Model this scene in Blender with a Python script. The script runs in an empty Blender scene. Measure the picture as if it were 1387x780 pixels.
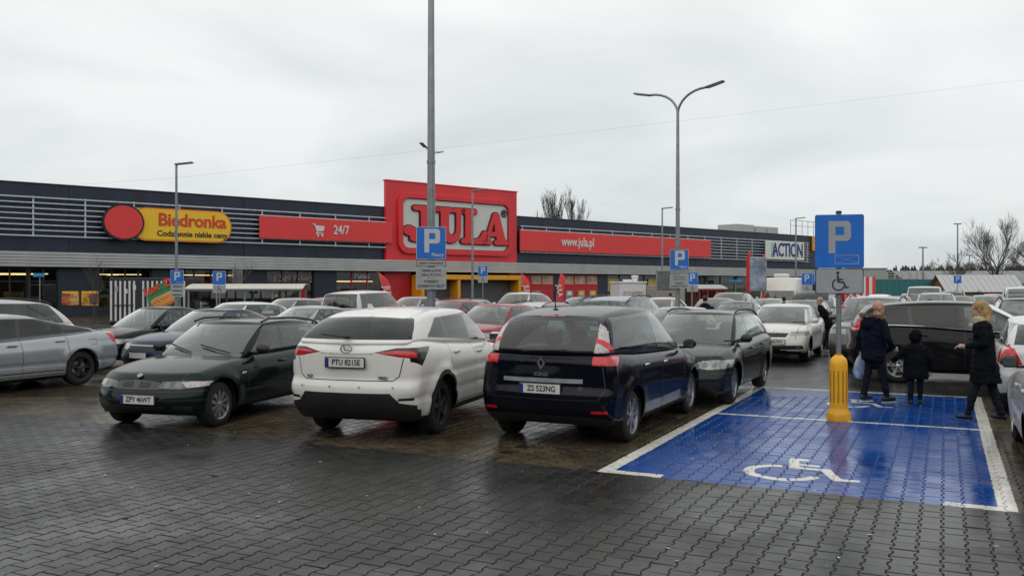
import bpy, bmesh, math, random
from mathutils import Vector, Matrix, geometry
from math import sin, cos, pi, sqrt, atan2, hypot, radians

# ------------------------------------------------------------------ camera, sky, sun, exposure
sc = bpy.context.scene
COL = sc.collection
FPX, EYE, HOR = 1200.0, 1.92, 388.0           # focal length in photo pixels, eye height, horizon row
cam_d = bpy.data.cameras.new('camera')
cam_d.sensor_width = 36.0
cam_d.lens = 36.0 * FPX / 1387.0
cam_d.clip_start = 0.1
cam_d.clip_end = 3000
cam = bpy.data.objects.new('camera', cam_d)
COL.objects.link(cam)
cam.location = (0, 0, EYE)
cam.rotation_euler = (radians(90.0) - math.atan((390.0 - HOR) / FPX), 0, 0)
sc.camera = cam

SUN_EL, SUN_AZ = radians(38), radians(200)     # hidden sun, behind the camera and above the clouds
world = bpy.data.worlds.new('World')
sc.world = world
world.use_nodes = True
nt = world.node_tree
nt.nodes.clear()
w_out = nt.nodes.new('ShaderNodeOutputWorld')
w_bg = nt.nodes.new('ShaderNodeBackground')
w_sky = nt.nodes.new('ShaderNodeTexSky')
w_sky.sky_type = 'NISHITA'
w_sky.sun_disc = False
w_sky.sun_elevation = SUN_EL
w_sky.sun_rotation = SUN_AZ
w_sky.dust_density = 4.0
w_sky.ozone_density = 1.0
w_dim = nt.nodes.new('ShaderNodeVectorMath'); w_dim.operation = 'SCALE'; w_dim.inputs['Scale'].default_value = 0.09
w_tc = nt.nodes.new('ShaderNodeTexCoord')
w_sep = nt.nodes.new('ShaderNodeSeparateXYZ')
w_den = nt.nodes.new('ShaderNodeMath'); w_den.operation = 'ADD'; w_den.inputs[1].default_value = 0.22
w_abs = nt.nodes.new('ShaderNodeMath'); w_abs.operation = 'ABSOLUTE'
w_div = nt.nodes.new('ShaderNodeVectorMath'); w_div.operation = 'DIVIDE'
w_n1 = nt.nodes.new('ShaderNodeTexNoise'); w_n1.inputs['Scale'].default_value = 1.1; w_n1.inputs['Detail'].default_value = 5
w_n1.inputs['Roughness'].default_value = 0.5; w_n1.inputs['Distortion'].default_value = 0.5
w_cr = nt.nodes.new('ShaderNodeValToRGB')
w_cr.color_ramp.elements[0].position = 0.34; w_cr.color_ramp.elements[0].color = (0.72, 0.745, 0.755, 1)
w_cr.color_ramp.elements[1].position = 0.64; w_cr.color_ramp.elements[1].color = (0.92, 0.925, 0.92, 1)
w_gr = nt.nodes.new('ShaderNodeValToRGB')      # overcast sky: darker towards the horizon all round
w_gr.color_ramp.elements[0].position = 0.0; w_gr.color_ramp.elements[0].color = (0.73, 0.765, 0.775, 1)
w_gr.color_ramp.elements[1].position = 0.33; w_gr.color_ramp.elements[1].color = (1.0, 1.0, 0.99, 1)
w_mul = nt.nodes.new('ShaderNodeMix'); w_mul.data_type = 'RGBA'; w_mul.blend_type = 'MULTIPLY'; w_mul.inputs['Factor'].default_value = 1.0
w_mix = nt.nodes.new('ShaderNodeMix'); w_mix.data_type = 'RGBA'; w_mix.inputs['Factor'].default_value = 0.93
L = nt.links.new
L(w_tc.outputs['Generated'], w_sep.inputs[0])
L(w_sep.outputs['Z'], w_abs.inputs[0]); L(w_abs.outputs[0], w_den.inputs[0])
L(w_tc.outputs['Generated'], w_div.inputs[0]); L(w_den.outputs[0], w_div.inputs[1])
L(w_div.outputs[0], w_n1.inputs['Vector']); L(w_n1.outputs['Fac'], w_cr.inputs[0])
L(w_abs.outputs[0], w_gr.inputs[0])
L(w_cr.outputs[0], w_mul.inputs['A']); L(w_gr.outputs[0], w_mul.inputs['B'])
L(w_sky.outputs[0], w_dim.inputs[0])
L(w_dim.outputs[0], w_mix.inputs['A']); L(w_mul.outputs['Result'], w_mix.inputs['B'])
L(w_mix.outputs['Result'], w_bg.inputs['Color'])
w_bg.inputs['Strength'].default_value = 1.0
L(w_bg.outputs[0], w_out.inputs[0])

sun_d = bpy.data.lights.new('sun', 'SUN')
sun_d.energy = 0.5
sun_d.angle = radians(95)
sun_d.color = (1.0, 0.97, 0.93)
sun = bpy.data.objects.new('sun', sun_d)
COL.objects.link(sun)
sun.rotation_euler = (radians(90) - SUN_EL, 0, radians(-20))

sc.view_settings.view_transform = 'Standard'
sc.view_settings.look = 'None'
sc.view_settings.exposure = 0.2
sc.view_settings.gamma = 1.0
sc.render.engine = 'CYCLES'
sc.cycles.use_denoising = True
sc.cycles.max_bounces = 7
sc.cycles.transparent_max_bounces = 12
sc.cycles.caustics_reflective = False
sc.cycles.caustics_refractive = False
sc.cycles.sample_clamp_indirect = 4.0

# ------------------------------------------------------------------ helpers: places
random.seed(7)
LOT_A = radians(26.05)                          # the bays run 26 degrees to the right of the view
PV = Vector((cos(LOT_A), -sin(LOT_A)))          # across the bays
BV = Vector((sin(LOT_A), cos(LOT_A)))           # along the bays
LO = Vector((0.883, 9.22))                      # corner of the blue bay


def lot(p, b, z=0.0):
    v = LO + PV * p + BV * b
    return Vector((v.x, v.y, z))


def at(px, py, Y):
    return Vector(((px - 693.5) / FPX * Y, Y, EYE - (py - HOR) / FPX * Y))


def gnd(px, py):
    return at(px, py, FPX * EYE / (py - HOR))


# ------------------------------------------------------------------ helpers: shading expressions
class Ex:
    """tiny wrapper round shader math nodes"""
    def __init__(s, nt, sock): s.nt = nt; s.s = sock
    def _op(s, op, *a):
        n = s.nt.nodes.new('ShaderNodeMath'); n.operation = op
        for i, v in enumerate((s,) + a):
            if isinstance(v, Ex): s.nt.links.new(v.s, n.inputs[i])
            else: n.inputs[i].default_value = v
        return Ex(s.nt, n.outputs[0])
    def __add__(s, o): return s._op('ADD', o)
    def __sub__(s, o): return s._op('SUBTRACT', o)
    def __mul__(s, o): return s._op('MULTIPLY', o)
    def __truediv__(s, o): return s._op('DIVIDE', o)
    def gt(s, o): return s._op('GREATER_THAN', o)
    def lt(s, o): return s._op('LESS_THAN', o)
    def abs(s): return s._op('ABSOLUTE')
    def max(s, o): return s._op('MAXIMUM', o)
    def min(s, o): return s._op('MINIMUM', o)
    def sqrt(s): return s._op('SQRT')
    def pmod(s, o): return s._op('FLOORED_MODULO', o)
    def atan2(s, o): return s._op('ARCTAN2', o)
    def inv(s): return (s * -1.0) + 1.0
    def ramp(s, lo, hi, a=0.0, b=1.0):
        n = s.nt.nodes.new('ShaderNodeMapRange'); n.interpolation_type = 'SMOOTHSTEP'
        s.nt.links.new(s.s, n.inputs[0])
        n.inputs[1].default_value = lo; n.inputs[2].default_value = hi
        n.inputs[3].default_value = a; n.inputs[4].default_value = b
        return Ex(s.nt, n.outputs[0])


def between(e, lo, hi): return e.gt(lo) * e.lt(hi)


def noise(nt, vec, scale, detail=3.0, rough=0.55):
    n = nt.nodes.new('ShaderNodeTexNoise')
    n.inputs['Scale'].default_value = scale; n.inputs['Detail'].default_value = detail
    n.inputs['Roughness'].default_value = rough
    if vec is not None: nt.links.new(vec, n.inputs['Vector'])
    return Ex(nt, n.outputs['Fac'])


def mixc(nt, fac, a, b, mode='MIX'):
    n = nt.nodes.new('ShaderNodeMix'); n.data_type = 'RGBA'; n.blend_type = mode
    for sock, v in ((n.inputs['Factor'], fac), (n.inputs['A'], a), (n.inputs['B'], b)):
        if isinstance(v, Ex): nt.links.new(v.s, sock)
        elif isinstance(v, bpy.types.NodeSocket): nt.links.new(v, sock)
        elif isinstance(v, (int, float)): sock.default_value = v
        else: sock.default_value = (v[0], v[1], v[2], 1)
    return n.outputs['Result']


MATS = {}


def mat(name, col, rough=0.5, metal=0.0, var=0.12, scale=6.0, bump=0.0, coat=0.0, dirt=0.0, emit=0.0, spec=0.5, streak=False):
    """procedural Principled material with uneven colour and gloss"""
    if name in MATS: return MATS[name]
    m = bpy.data.materials.new(name); m.use_nodes = True
    nt = m.node_tree; p = nt.nodes['Principled BSDF']
    tc = nt.nodes.new('ShaderNodeTexCoord')
    vec = tc.outputs['Object']
    if streak:
        mp = nt.nodes.new('ShaderNodeMapping'); mp.inputs['Scale'].default_value = (1, 1, 0.15)
        nt.links.new(vec, mp.inputs['Vector']); vec = mp.outputs[0]
    n = noise(nt, vec, scale, 5.0, 0.6)
    lo = [c * (1 - var) for c in col[:3]]; hi = [min(1, c * (1 + var)) for c in col[:3]]
    c = mixc(nt, n.ramp(0.3, 0.7), lo, hi)
    if dirt > 0:                                  # road film thrown up from the wheels
        sp = nt.nodes.new('ShaderNodeSeparateXYZ'); nt.links.new(tc.outputs['Object'], sp.inputs[0])
        z = Ex(nt, sp.outputs['Z'])
        n2 = noise(nt, tc.outputs['Object'], 3.0, 6.0, 0.65)
        f = z.ramp(0.25, 0.95, 1.0, 0.0) * n2.ramp(0.25, 0.75, 0.25, 1.0) * dirt
        c = mixc(nt, f, c, (0.085, 0.07, 0.05))
        (f * 0.5 + rough).s
        nt.links.new((f * 0.5 + rough).s, p.inputs['Roughness'])
    else:
        nt.links.new((n * (rough * 0.5) + rough * 0.75).s, p.inputs['Roughness'])
    nt.links.new(c, p.inputs['Base Color'])
    p.inputs['Metallic'].default_value = metal
    p.inputs['Specular IOR Level'].default_value = spec
    if coat: p.inputs['Coat Weight'].default_value = coat; p.inputs['Coat Roughness'].default_value = 0.04
    if emit:
        p.inputs['Emission Color'].default_value = (col[0], col[1], col[2], 1); p.inputs['Emission Strength'].default_value = emit
    if bump:
        b = nt.nodes.new('ShaderNodeBump'); b.inputs['Strength'].default_value = bump; b.inputs['Distance'].default_value = 0.02
        n3 = noise(nt, tc.outputs['Object'], scale * 8, 4.0)
        nt.links.new(n3.s, b.inputs['Height']); nt.links.new(b.outputs[0], p.inputs['Normal'])
    MATS[name] = m
    return m


def glass_mat(name, tint, ior=1.5, rough=0.015, haze=0.0, mult=1.7):
    """thin pane: Fresnel mirror over tinted see-through, with a little dust"""
    if name in MATS: return MATS[name]
    m = bpy.data.materials.new(name); m.use_nodes = True
    nt = m.node_tree; nt.nodes.clear()
    o = nt.nodes.new('ShaderNodeOutputMaterial')
    tr = nt.nodes.new('ShaderNodeBsdfTransparent'); tr.inputs[0].default_value = (*tint, 1)
    gl = nt.nodes.new('ShaderNodeBsdfGlossy'); gl.inputs['Roughness'].default_value = rough
    gl.inputs['Color'].default_value = (0.95, 0.97, 0.96, 1)
    fr = nt.nodes.new('ShaderNodeFresnel')
    ge = nt.nodes.new('ShaderNodeNewGeometry')            # a thin pane mirrors alike from both sides
    nt.links.new((Ex(nt, ge.outputs['Backfacing']) * (1 / ior - ior) + ior).s, fr.inputs[0])
    mx = nt.nodes.new('ShaderNodeMixShader')
    # two surfaces of the pane reflect: nearly double the single-surface value
    f = (Ex(nt, fr.outputs[0]) * mult).min(1.0)
    nt.links.new(f.s, mx.inputs[0]); nt.links.new(tr.outputs[0], mx.inputs[1]); nt.links.new(gl.outputs[0], mx.inputs[2])
    last = mx.outputs[0]
    if haze:
        tc = nt.nodes.new('ShaderNodeTexCoord')
        n = noise(nt, tc.outputs['Object'], 5.0, 6.0, 0.7)
        df = nt.nodes.new('ShaderNodeBsdfDiffuse'); df.inputs[0].default_value = (0.35, 0.36, 0.34, 1)
        m2 = nt.nodes.new('ShaderNodeMixShader')
        nt.links.new((n.ramp(0.3, 0.8, 0.4, 1.0) * haze).s, m2.inputs[0]); nt.links.new(last, m2.inputs[1]); nt.links.new(df.outputs[0], m2.inputs[2])
        last = m2.outputs[0]
    nt.links.new(last, o.inputs[0])
    MATS[name] = m
    return m


# ------------------------------------------------------------------ helpers: meshes
class MB:
    def __init__(s): s.v = []; s.f = []; s.mi = []
    def add(s, vs, fs, mi=0):
        o = len(s.v); s.v += [tuple(v) for v in vs]
        for f in fs: s.f.append([o + i for i in f]); s.mi.append(mi)
        return s
    def box(s, c, d, bev=0.0, M=None, mi=0):
        hx, hy, hz = d[0] / 2, d[1] / 2, d[2] / 2
        b = min(bev, hx * .9, hy * .9, hz * .9)
        if b <= 0:
            vs = [Vector((x, y, z)) for x in (-hx, hx) for y in (-hy, hy) for z in (-hz, hz)]
            fs = [(0, 1, 3, 2), (4, 6, 7, 5), (0, 4, 5, 1), (2, 3, 7, 6), (0, 2, 6, 4), (1, 5, 7, 3)]
        else:
            idx = {}; vs = []
            for sx in (-1, 1):
                for sy in (-1, 1):
                    for sz in (-1, 1):
                        for ax in range(3):
                            q = [sx * (hx - b), sy * (hy - b), sz * (hz - b)]
                            q[ax] = (sx * hx, sy * hy, sz * hz)[ax]
                            idx[sx, sy, sz, ax] = len(vs); vs.append(Vector(q))
            fs = []
            for ax in range(3):
                o1, o2 = [a for a in range(3) if a != ax]
                for sg in (-1, 1):
                    quad = []
                    for e1, e2 in ((-1, -1), (1, -1), (1, 1), (-1, 1)):
                        k = [0, 0, 0]; k[ax] = sg; k[o1] = e1; k[o2] = e2
                        quad.append(idx[k[0], k[1], k[2], ax])
                    fs.append(quad)
                for e1 in (-1, 1):
                    for e2 in (-1, 1):
                        ks = []
                        for sg, a in ((-1, o1), (-1, o2), (1, o2), (1, o1)):
                            k = [0, 0, 0]; k[ax] = sg; k[o1] = e1; k[o2] = e2
                            ks.append(idx[k[0], k[1], k[2], a])
                        fs.append(ks)
            for sx in (-1, 1):
                for sy in (-1, 1):
                    for sz in (-1, 1): fs.append([idx[sx, sy, sz, a] for a in range(3)])
            # orient outwards
            out = []
            for f in fs:
                c0 = sum((vs[i] for i in f), Vector()) / len(f)
                n = (vs[f[1]] - vs[f[0]]).cross(vs[f[2]] - vs[f[0]])
                out.append(f if n.dot(c0) > 0 else f[::-1])
            fs = out
        if M is not None: vs = [M @ v for v in vs]
        c = Vector(c)
        return s.add([v + c for v in vs], fs, mi)
    def tube(s, pts, rad, n=8, caps=True, mi=0):
        pts = [Vector(p) for p in pts]
        if not isinstance(rad, (list, tuple)): rad = [rad] * len(pts)
        rings = []; prev = None
        for i, p in enumerate(pts):
            t = (pts[min(i + 1, len(pts) - 1)] - pts[max(i - 1, 0)])
            t = t.normalized() if t.length > 1e-9 else Vector((0, 0, 1))
            if prev is None:
                a = Vector((0, 0, 1)) if abs(t.z) < .9 else Vector((1, 0, 0))
                u = t.cross(a).normalized()
            else:
                u = prev - t * prev.dot(t)
                u = u.normalized() if u.length > 1e-6 else t.orthogonal().normalized()
            prev = u; w = t.cross(u)
            rings.append([p + (u * cos(2 * pi * k / n) + w * sin(2 * pi * k / n)) * rad[i] for k in range(n)])
        vs = [v for r in rings for v in r]; fs = []
        for i in range(len(pts) - 1):
            for k in range(n):
                k2 = (k + 1) % n
                fs.append((i * n + k, i * n + k2, (i + 1) * n + k2, (i + 1) * n + k))
        if caps:
            fs.append(list(range(n))[::-1]); fs.append([(len(pts) - 1) * n + k for k in range(n)])
        return s.add(vs, fs, mi)
    def lathe(s, prof, n=24, M=None, mi=0):
        """profile [(r, h)] about local z"""
        vs = []; fs = []
        for r, h in prof:
            for k in range(n): vs.append(Vector((r * cos(2 * pi * k / n), r * sin(2 * pi * k / n), h)))
        for i in range(len(prof) - 1):
            for k in range(n):
                k2 = (k + 1) % n
                fs.append((i * n + k, i * n + k2, (i + 1) * n + k2, (i + 1) * n + k))
        if M is not None: vs = [M @ v for v in vs]
        return s.add(vs, fs, mi)
    def prism(s, poly, h0, h1, M=None, mi=0):
        n = len(poly)
        vs = [Vector((x, y, h0)) for x, y in poly] + [Vector((x, y, h1)) for x, y in poly]
        fs = [list(range(n))[::-1], [n + i for i in range(n)]] + [(i, (i + 1) % n, n + (i + 1) % n, n + i) for i in range(n)]
        if M is not None: vs = [M @ v for v in vs]
        return s.add(vs, fs, mi)
    def mesh(s, name, mats, smooth=None):
        me = bpy.data.meshes.new(name)
        me.from_pydata(s.v, [], s.f)
        for m in (mats if isinstance(mats, (list, tuple)) else [mats]): me.materials.append(m)
        if any(s.mi): me.polygons.foreach_set('material_index', s.mi)
        bm = bmesh.new(); bm.from_mesh(me); bmesh.ops.recalc_face_normals(bm, faces=bm.faces[:]); bm.to_mesh(me); bm.free()
        if smooth is not None:
            me.polygons.foreach_set('use_smooth', [True] * len(me.polygons))
            me.set_sharp_from_angle(angle=radians(smooth))
        me.update()
        return me
    def build(s, name, mats, parent=None, smooth=None, loc=None, rotz=None):
        return link(name, s.mesh(name, mats, smooth), parent, loc, rotz)


def link(name, me, parent=None, loc=None, rotz=None):
    o = bpy.data.objects.new(name, me); COL.objects.link(o)
    if parent is not None: o.parent = parent
    if loc is not None: o.location = loc
    if rotz is not None: o.rotation_euler = (0, 0, rotz)
    return o


def tag(o, label=None, cat=None, group=None, kind=None):
    if label: o['label'] = label
    if cat: o['category'] = cat
    if group: o['group'] = group
    if kind: o['kind'] = kind
    return o


def thing(name, label, cat, loc=(0, 0, 0), rotz=0.0, group=None):
    o = bpy.data.objects.new(name, None); COL.objects.link(o)
    o.empty_display_size = 0.3
    o.location = loc; o.rotation_euler = (0, 0, rotz)
    return tag(o, label, cat, group)


def copy_tree(o, parent=None):
    c = o.copy(); COL.objects.link(c)
    if parent is not None: c.parent = parent
    for ch in o.children: copy_tree(ch, c)
    return c


def curve_mesh(splines, extrude=0.0, offset=0.0, bevel=0.0, res=6, bez=False):
    """filled flat shape (holes allowed) in local xy, thickness along z"""
    cu = bpy.data.curves.new('shape', 'CURVE'); cu.dimensions = '2D'; cu.fill_mode = 'BOTH'
    cu.extrude = extrude; cu.offset = offset; cu.bevel_depth = bevel; cu.bevel_resolution = 1
    for pts in splines:
        sp = cu.splines.new('POLY'); sp.points.add(len(pts) - 1)
        for p, q in zip(sp.points, pts): p.co = (q[0], q[1], 0, 1)
        sp.use_cyclic_u = True
    return eval_curve(cu)


def eval_curve(cu):
    o = bpy.data.objects.new('tmp_curve', cu)
    me = bpy.data.meshes.new_from_object(o)
    bpy.data.objects.remove(o); bpy.data.curves.remove(cu)
    return me


def text_mesh(s, size, extrude=0.001, bold=0.0, align='CENTER', sx=1.0, space=1.0, shear=0.0, res=3):
    cu = bpy.data.curves.new('lettering', 'FONT'); cu.body = s; cu.size = size; cu.extrude = extrude; cu.offset = bold
    cu.align_x = align; cu.align_y = 'CENTER'; cu.space_character = space; cu.shear = shear; cu.resolution_u = res
    me = eval_curve(cu)
    if sx != 1.0: me.transform(Matrix.Scale(sx, 4, (1, 0, 0)))
    return me


def rounded(w, h, r, n=6, cx=0.0, cy=0.0):
    pts = []
    for qx, qy, a0 in ((1, 1, 0), (-1, 1, 90), (-1, -1, 180), (1, -1, 270)):
        for k in range(n + 1):
            a = radians(a0 + 90 * k / n)
            pts.append((cx + qx * (w / 2 - r) + r * cos(a), cy + qy * (h / 2 - r) + r * sin(a)))
    return pts


UP = Matrix.Rotation(radians(90), 4, 'X')       # flat shape in xy -> standing shape facing local -y


def stand(me, name, m, parent, loc, rotz=0.0):
    """put a flat xy shape upright, facing local -y"""
    me.name = name
    me.transform(UP)
    me.materials.clear(); me.materials.append(m)
    return link(name, me, parent, loc, rotz)


def interp(pts):
    """monotone cubic through (x, y) points"""
    xs = [p[0] for p in pts]; ys = [p[1] for p in pts]; n = len(xs)
    d = [(ys[i + 1] - ys[i]) / (xs[i + 1] - xs[i]) for i in range(n - 1)]
    m = [d[0]] + [0.0 if d[i - 1] * d[i] <= 0 else 2 * d[i - 1] * d[i] / (d[i - 1] + d[i]) for i in range(1, n - 1)] + [d[-1]]
    def f(x):
        if x <= xs[0]: return ys[0]
        if x >= xs[-1]: return ys[-1]
        i = 0
        while x > xs[i + 1]: i += 1
        h = xs[i + 1] - xs[i]; t = (x - xs[i]) / h
        return ((2 * t**3 - 3 * t**2 + 1) * ys[i] + (t**3 - 2 * t**2 + t) * h * m[i] + (-2 * t**3 + 3 * t**2) * ys[i + 1] + (t**3 - t**2) * h * m[i + 1])
    return f


def sstep(a, b, x):
    t = max(0.0, min(1.0, (x - a) / (b - a))); return t * t * (3 - 2 * t)
# ------------------------------------------------------------------ ground: wet concrete paving with painted bays
def paving_material():
    m = bpy.data.materials.new('wet_paving'); m.use_nodes = True
    nt = m.node_tree; p = nt.nodes['Principled BSDF']
    geo = nt.nodes.new('ShaderNodeNewGeometry')
    mp = nt.nodes.new('ShaderNodeMapping'); mp.vector_type = 'TEXTURE'
    mp.inputs['Location'].default_value = (LO.x, LO.y, 0); mp.inputs['Rotation'].default_value = (0, 0, -LOT_A)
    nt.links.new(geo.outputs['Position'], mp.inputs['Vector'])
    lotv = mp.outputs[0]
    sp = nt.nodes.new('ShaderNodeSeparateXYZ'); nt.links.new(lotv, sp.inputs[0])
    wob = noise(nt, lotv, 9.0, 3.0) - 0.5
    x = Ex(nt, sp.outputs['X']) + wob * 0.035
    y = Ex(nt, sp.outputs['Y']) + wob * 0.035
    big = noise(nt, lotv, 0.45, 4.0, 0.55)
    mid = noise(nt, lotv, 2.2, 5.0, 0.6)
    fine = noise(nt, lotv, 45.0, 4.0, 0.65)
    oi = nt.nodes.new('ShaderNodeObjectInfo')
    rnd = (Ex(nt, geo.outputs['Random Per Island']) + Ex(nt, oi.outputs['Random'])).pmod(1.0)
    # bare concrete, each stone a little different
    val = rnd * 0.46 + 0.64
    grey = mixc(nt, mid.ramp(0.3, 0.7), (0.020, 0.022, 0.021), (0.036, 0.038, 0.035))
    grey = mixc(nt, fine.ramp(0.2, 0.8), grey, (0.030, 0.030, 0.027))
    # sandy silt washed into the bays
    inbay = y.gt(0.0) * y.lt(8.9)
    silt_n = noise(nt, lotv, 0.8, 5.0, 0.6).ramp(0.32, 0.66)
    silt = inbay * (silt_n * 0.75 + 0.25)
    divider = between(x.pmod(2.5) - 1.2, -0.09, 0.09) * between(y.pmod(0.42), 0.0, 0.24) * x.lt(-1.0) * inbay
    brown = mixc(nt, mid.ramp(0.3, 0.7), (0.065, 0.048, 0.026), (0.125, 0.095, 0.053))
    c = mixc(nt, silt, grey, brown)
    c = mixc(nt, divider, c, (0.03, 0.03, 0.03))
    vm = nt.nodes.new('ShaderNodeVectorMath'); vm.operation = 'SCALE'
    nt.links.new(c, vm.inputs[0]); nt.links.new(val.s, vm.inputs['Scale'])
    c = vm.outputs[0]
    # paint
    wear = (fine * 0.6 + mid * 0.6)
    blue = between(x, 0.0, 3.82) * between(y, 0.0, 8.72)
    bluec = mixc(nt, mid.ramp(0.3, 0.75), (0.002, 0.045, 0.22), (0.004, 0.075, 0.34))
    white = between(x, 0.0, 0.15) * between(y, 0.0, 8.72)
    white = white.max(between(x, 3.67, 3.82) * between(y, 0.0, 8.72))
    white = white.max(between(y, 0.0, 0.14) * between(x, 0.0, 0.68))
    white = white.max(between(y, 0.0, 0.14) * between(x, 3.24, 3.82))
    white = white.max(between(y, 4.72, 4.82) * between(x, 0.0, 3.82))
    white = white.max(between(y, 8.6, 8.72) * between(x, 0.0, 3.82))

    def wheelchair(cx, cy, k):
        u = (x - cx) / k; v = (y - cy) / k
        def bar(x0, y0, x1, y1, w):
            dx, dy = x1 - x0, y1 - y0; l = hypot(dx, dy); dx /= l; dy /= l
            a = (u - x0) * dx + (v - y0) * dy
            o = (u - x0) * (-dy) + (v - y0) * dx
            return between(a, 0.0, l) * o.abs().lt(w / 2)
        r = ((u + 0.14) * (u + 0.14) + (v + 0.22) * (v + 0.22)).sqrt()
        ang = (v + 0.22).atan2(u + 0.14)
        ring = between(r, 0.36, 0.50) * (ang.gt(1.75).max(ang.lt(-0.28)))
        ring = ring * (ang.abs() - 1.25).abs().gt(0.05)        # stencil bridges
        s = ring.max(bar(-0.13, 0.66, -0.05, 0.12, 0.13)).max(bar(-0.05, 0.16, 0.33, 0.16, 0.12))
        s = s.max(bar(-0.05, 0.38, 0.24, 0.38, 0.10)).max(bar(0.33, 0.21, 0.54, -0.40, 0.13)).max(bar(0.50, -0.42, 0.80, -0.36, 0.11))
        return s.max(bar(-0.20, 0.74, 0.08, 0.74, 0.15))
    white = white.max(wheelchair(1.86, 0.98, 0.80)).max(wheelchair(1.95, 6.9, 0.70))
    whitec = mixc(nt, mid.ramp(0.3, 0.7), (0.62, 0.60, 0.53), (0.76, 0.74, 0.68))
    joint_w = noise(nt, lotv, 6.5, 4.0, 0.7)
    worn = (joint_w * 0.55 + fine * 0.35 + rnd * 0.22)
    c = mixc(nt, blue * worn.ramp(0.34, 0.44, 0.35, 1.0), c, bluec)
    c = mixc(nt, white * worn.ramp(0.36, 0.46, 0.25, 1.0), c, whitec)
    # farther off, where stones are no longer built, joints are drawn by the material
    br = nt.nodes.new('ShaderNodeTexBrick'); nt.links.new(lotv, br.inputs['Vector'])
    br.inputs['Scale'].default_value = 1.0; br.inputs['Brick Width'].default_value = 0.165; br.inputs['Row Height'].default_value = 0.2
    br.inputs['Mortar Size'].default_value = 0.008; br.inputs['Color1'].default_value = (1, 1, 1, 1); br.inputs['Color2'].default_value = (0.82, 0.82, 0.82, 1)
    br.inputs['Mortar'].default_value = (0.35, 0.33, 0.3, 1)
    spz = nt.nodes.new('ShaderNodeSeparateXYZ'); nt.links.new(geo.outputs['Position'], spz.inputs[0])
    far = Ex(nt, spz.outputs['Z']).lt(-0.003) * Ex(nt, spz.outputs['Y']).gt(15.5)
    c = mixc(nt, far, c, br.outputs['Color'], 'MULTIPLY')
    joint = Ex(nt, spz.outputs['Z']).lt(-0.0035) * Ex(nt, spz.outputs['Y']).lt(15.5)     # sand in the joints
    c = mixc(nt, joint * (blue * -0.6 + 1.0), c, (0.008, 0.007, 0.006))
    nt.links.new(c, p.inputs['Base Color'])
    # water film: glossy where it stands, duller where the stone dries
    wet = (big * 0.7 + mid * 0.3).ramp(0.40, 0.60)
    rough = wet * -0.20 + 0.42
    rough = rough - (blue + silt * 0.6).min(1.0) * 0.14
    rough = rough + (fine - 0.5) * 0.16 + joint * 0.4
    nt.links.new(rough.max(0.06).s, p.inputs['Roughness'])
    p.inputs['IOR'].default_value = 1.33
    b = nt.nodes.new('ShaderNodeBump'); b.inputs['Strength'].default_value = 0.25; b.inputs['Distance'].default_value = 0.006
    h = fine * (wet * -0.8 + 1.0) + rnd * 0.5
    nt.links.new(h.s, b.inputs['Height']); nt.links.new(b.outputs[0], p.inputs['Normal'])
    MATS['wet_paving'] = m
    return m


M_PAVE = paving_material()
g = MB()
g.add([(-900, -60, -0.006), (900, -60, -0.006), (900, 1400, -0.006), (-900, 1400, -0.006)], [(0, 1, 2, 3)])
ground = tag(g.build('ground', M_PAVE), kind='structure')

# interlocking stones: wide ends, narrow waist, set in columns along the bays
def paver_geo():
    e, w, hl, gap = 0.0925, 0.0725, 0.1, 0.0036
    half = [(e, -hl), (e, -0.068), (w, -0.034), (w, 0.034), (e, 0.068), (e, hl)]
    out = [(x, y) for x, y in half] + [(-x, y) for x, y in half[::-1]]
    def shrink(d):
        r = []
        for x, y in out:
            sx = 1 if x > 0 else -1; sy = 0 if abs(y) < hl - 1e-6 else (1 if y > 0 else -1)
            r.append((x - sx * d, y - sy * d))
        return r
    o1, o2 = shrink(gap), shrink(gap + 0.0045)
    vs = [(x, y, -0.012) for x, y in o1] + [(x, y, -0.0045) for x, y in o1] + [(x, y, 0.0) for x, y in o2]
    fs = [[24 + i for i in range(12)]]
    for k in (0, 12): fs += [[k + i, k + (i + 1) % 12, k + 12 + (i + 1) % 12, k + 12 + i] for i in range(12)]
    return vs, fs


PV_V, PV_F = paver_geo()
paver_me = bpy.data.meshes.new('paver'); paver_me.from_pydata(PV_V, [], PV_F); paver_me.materials.append(M_PAVE); paver_me.update()
spots = []
for i in range(-130, 95):
    for j in range(-50, 60):
        pc = i * 0.165 + 0.02
        bc = j * 0.2 + (0.1 if i % 2 else 0.0) + 0.1
        w_ = lot(pc, bc)
        if w_.y < 4.4 or w_.y > 15.4: continue
        if abs(w_.x) > (w_.y + 0.3) * 0.585 + 2.2: continue
        spots.append((w_.y, w_.x, pc, bc))
spots.sort()
rp = random.Random(3)
stuff = MB()
rot = Matrix.Rotation(-LOT_A, 4, 'Z')
npav = 0
for k, (yy, xx, pc, bc) in enumerate(spots):
    M = Matrix.Translation((xx, yy, rp.uniform(-0.0026, 0.0012))) @ rot @ Matrix.Rotation(rp.gauss(0, 0.006), 4, 'Z') @ Matrix.Rotation(rp.gauss(0, 0.006), 4, 'X') @ Matrix.Rotation(rp.gauss(0, 0.006), 4, 'Y')
    if npav < 290 and abs(xx) < yy * 0.575 and yy > 5.85:
        o = link('paver', paver_me, ground); o.matrix_basis = M; npav += 1
    else:
        stuff.add([M @ Vector(v) for v in PV_V], PV_F)
me = bpy.data.meshes.new('paving'); me.from_pydata(stuff.v, [], stuff.f); me.materials.append(M_PAVE); me.update()
tag(link('paving', me, ground), kind='stuff')

# ------------------------------------------------------------------ the long retail building
FS = 142.0 / (8.5 - EYE)
F0 = Vector((-693.5 / FPX * (FPX / FS), FPX / FS))
FD = Vector((1397.5 / FPX, 1.0)).normalized()
F_ROT = atan2(FD.y, FD.x)


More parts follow.
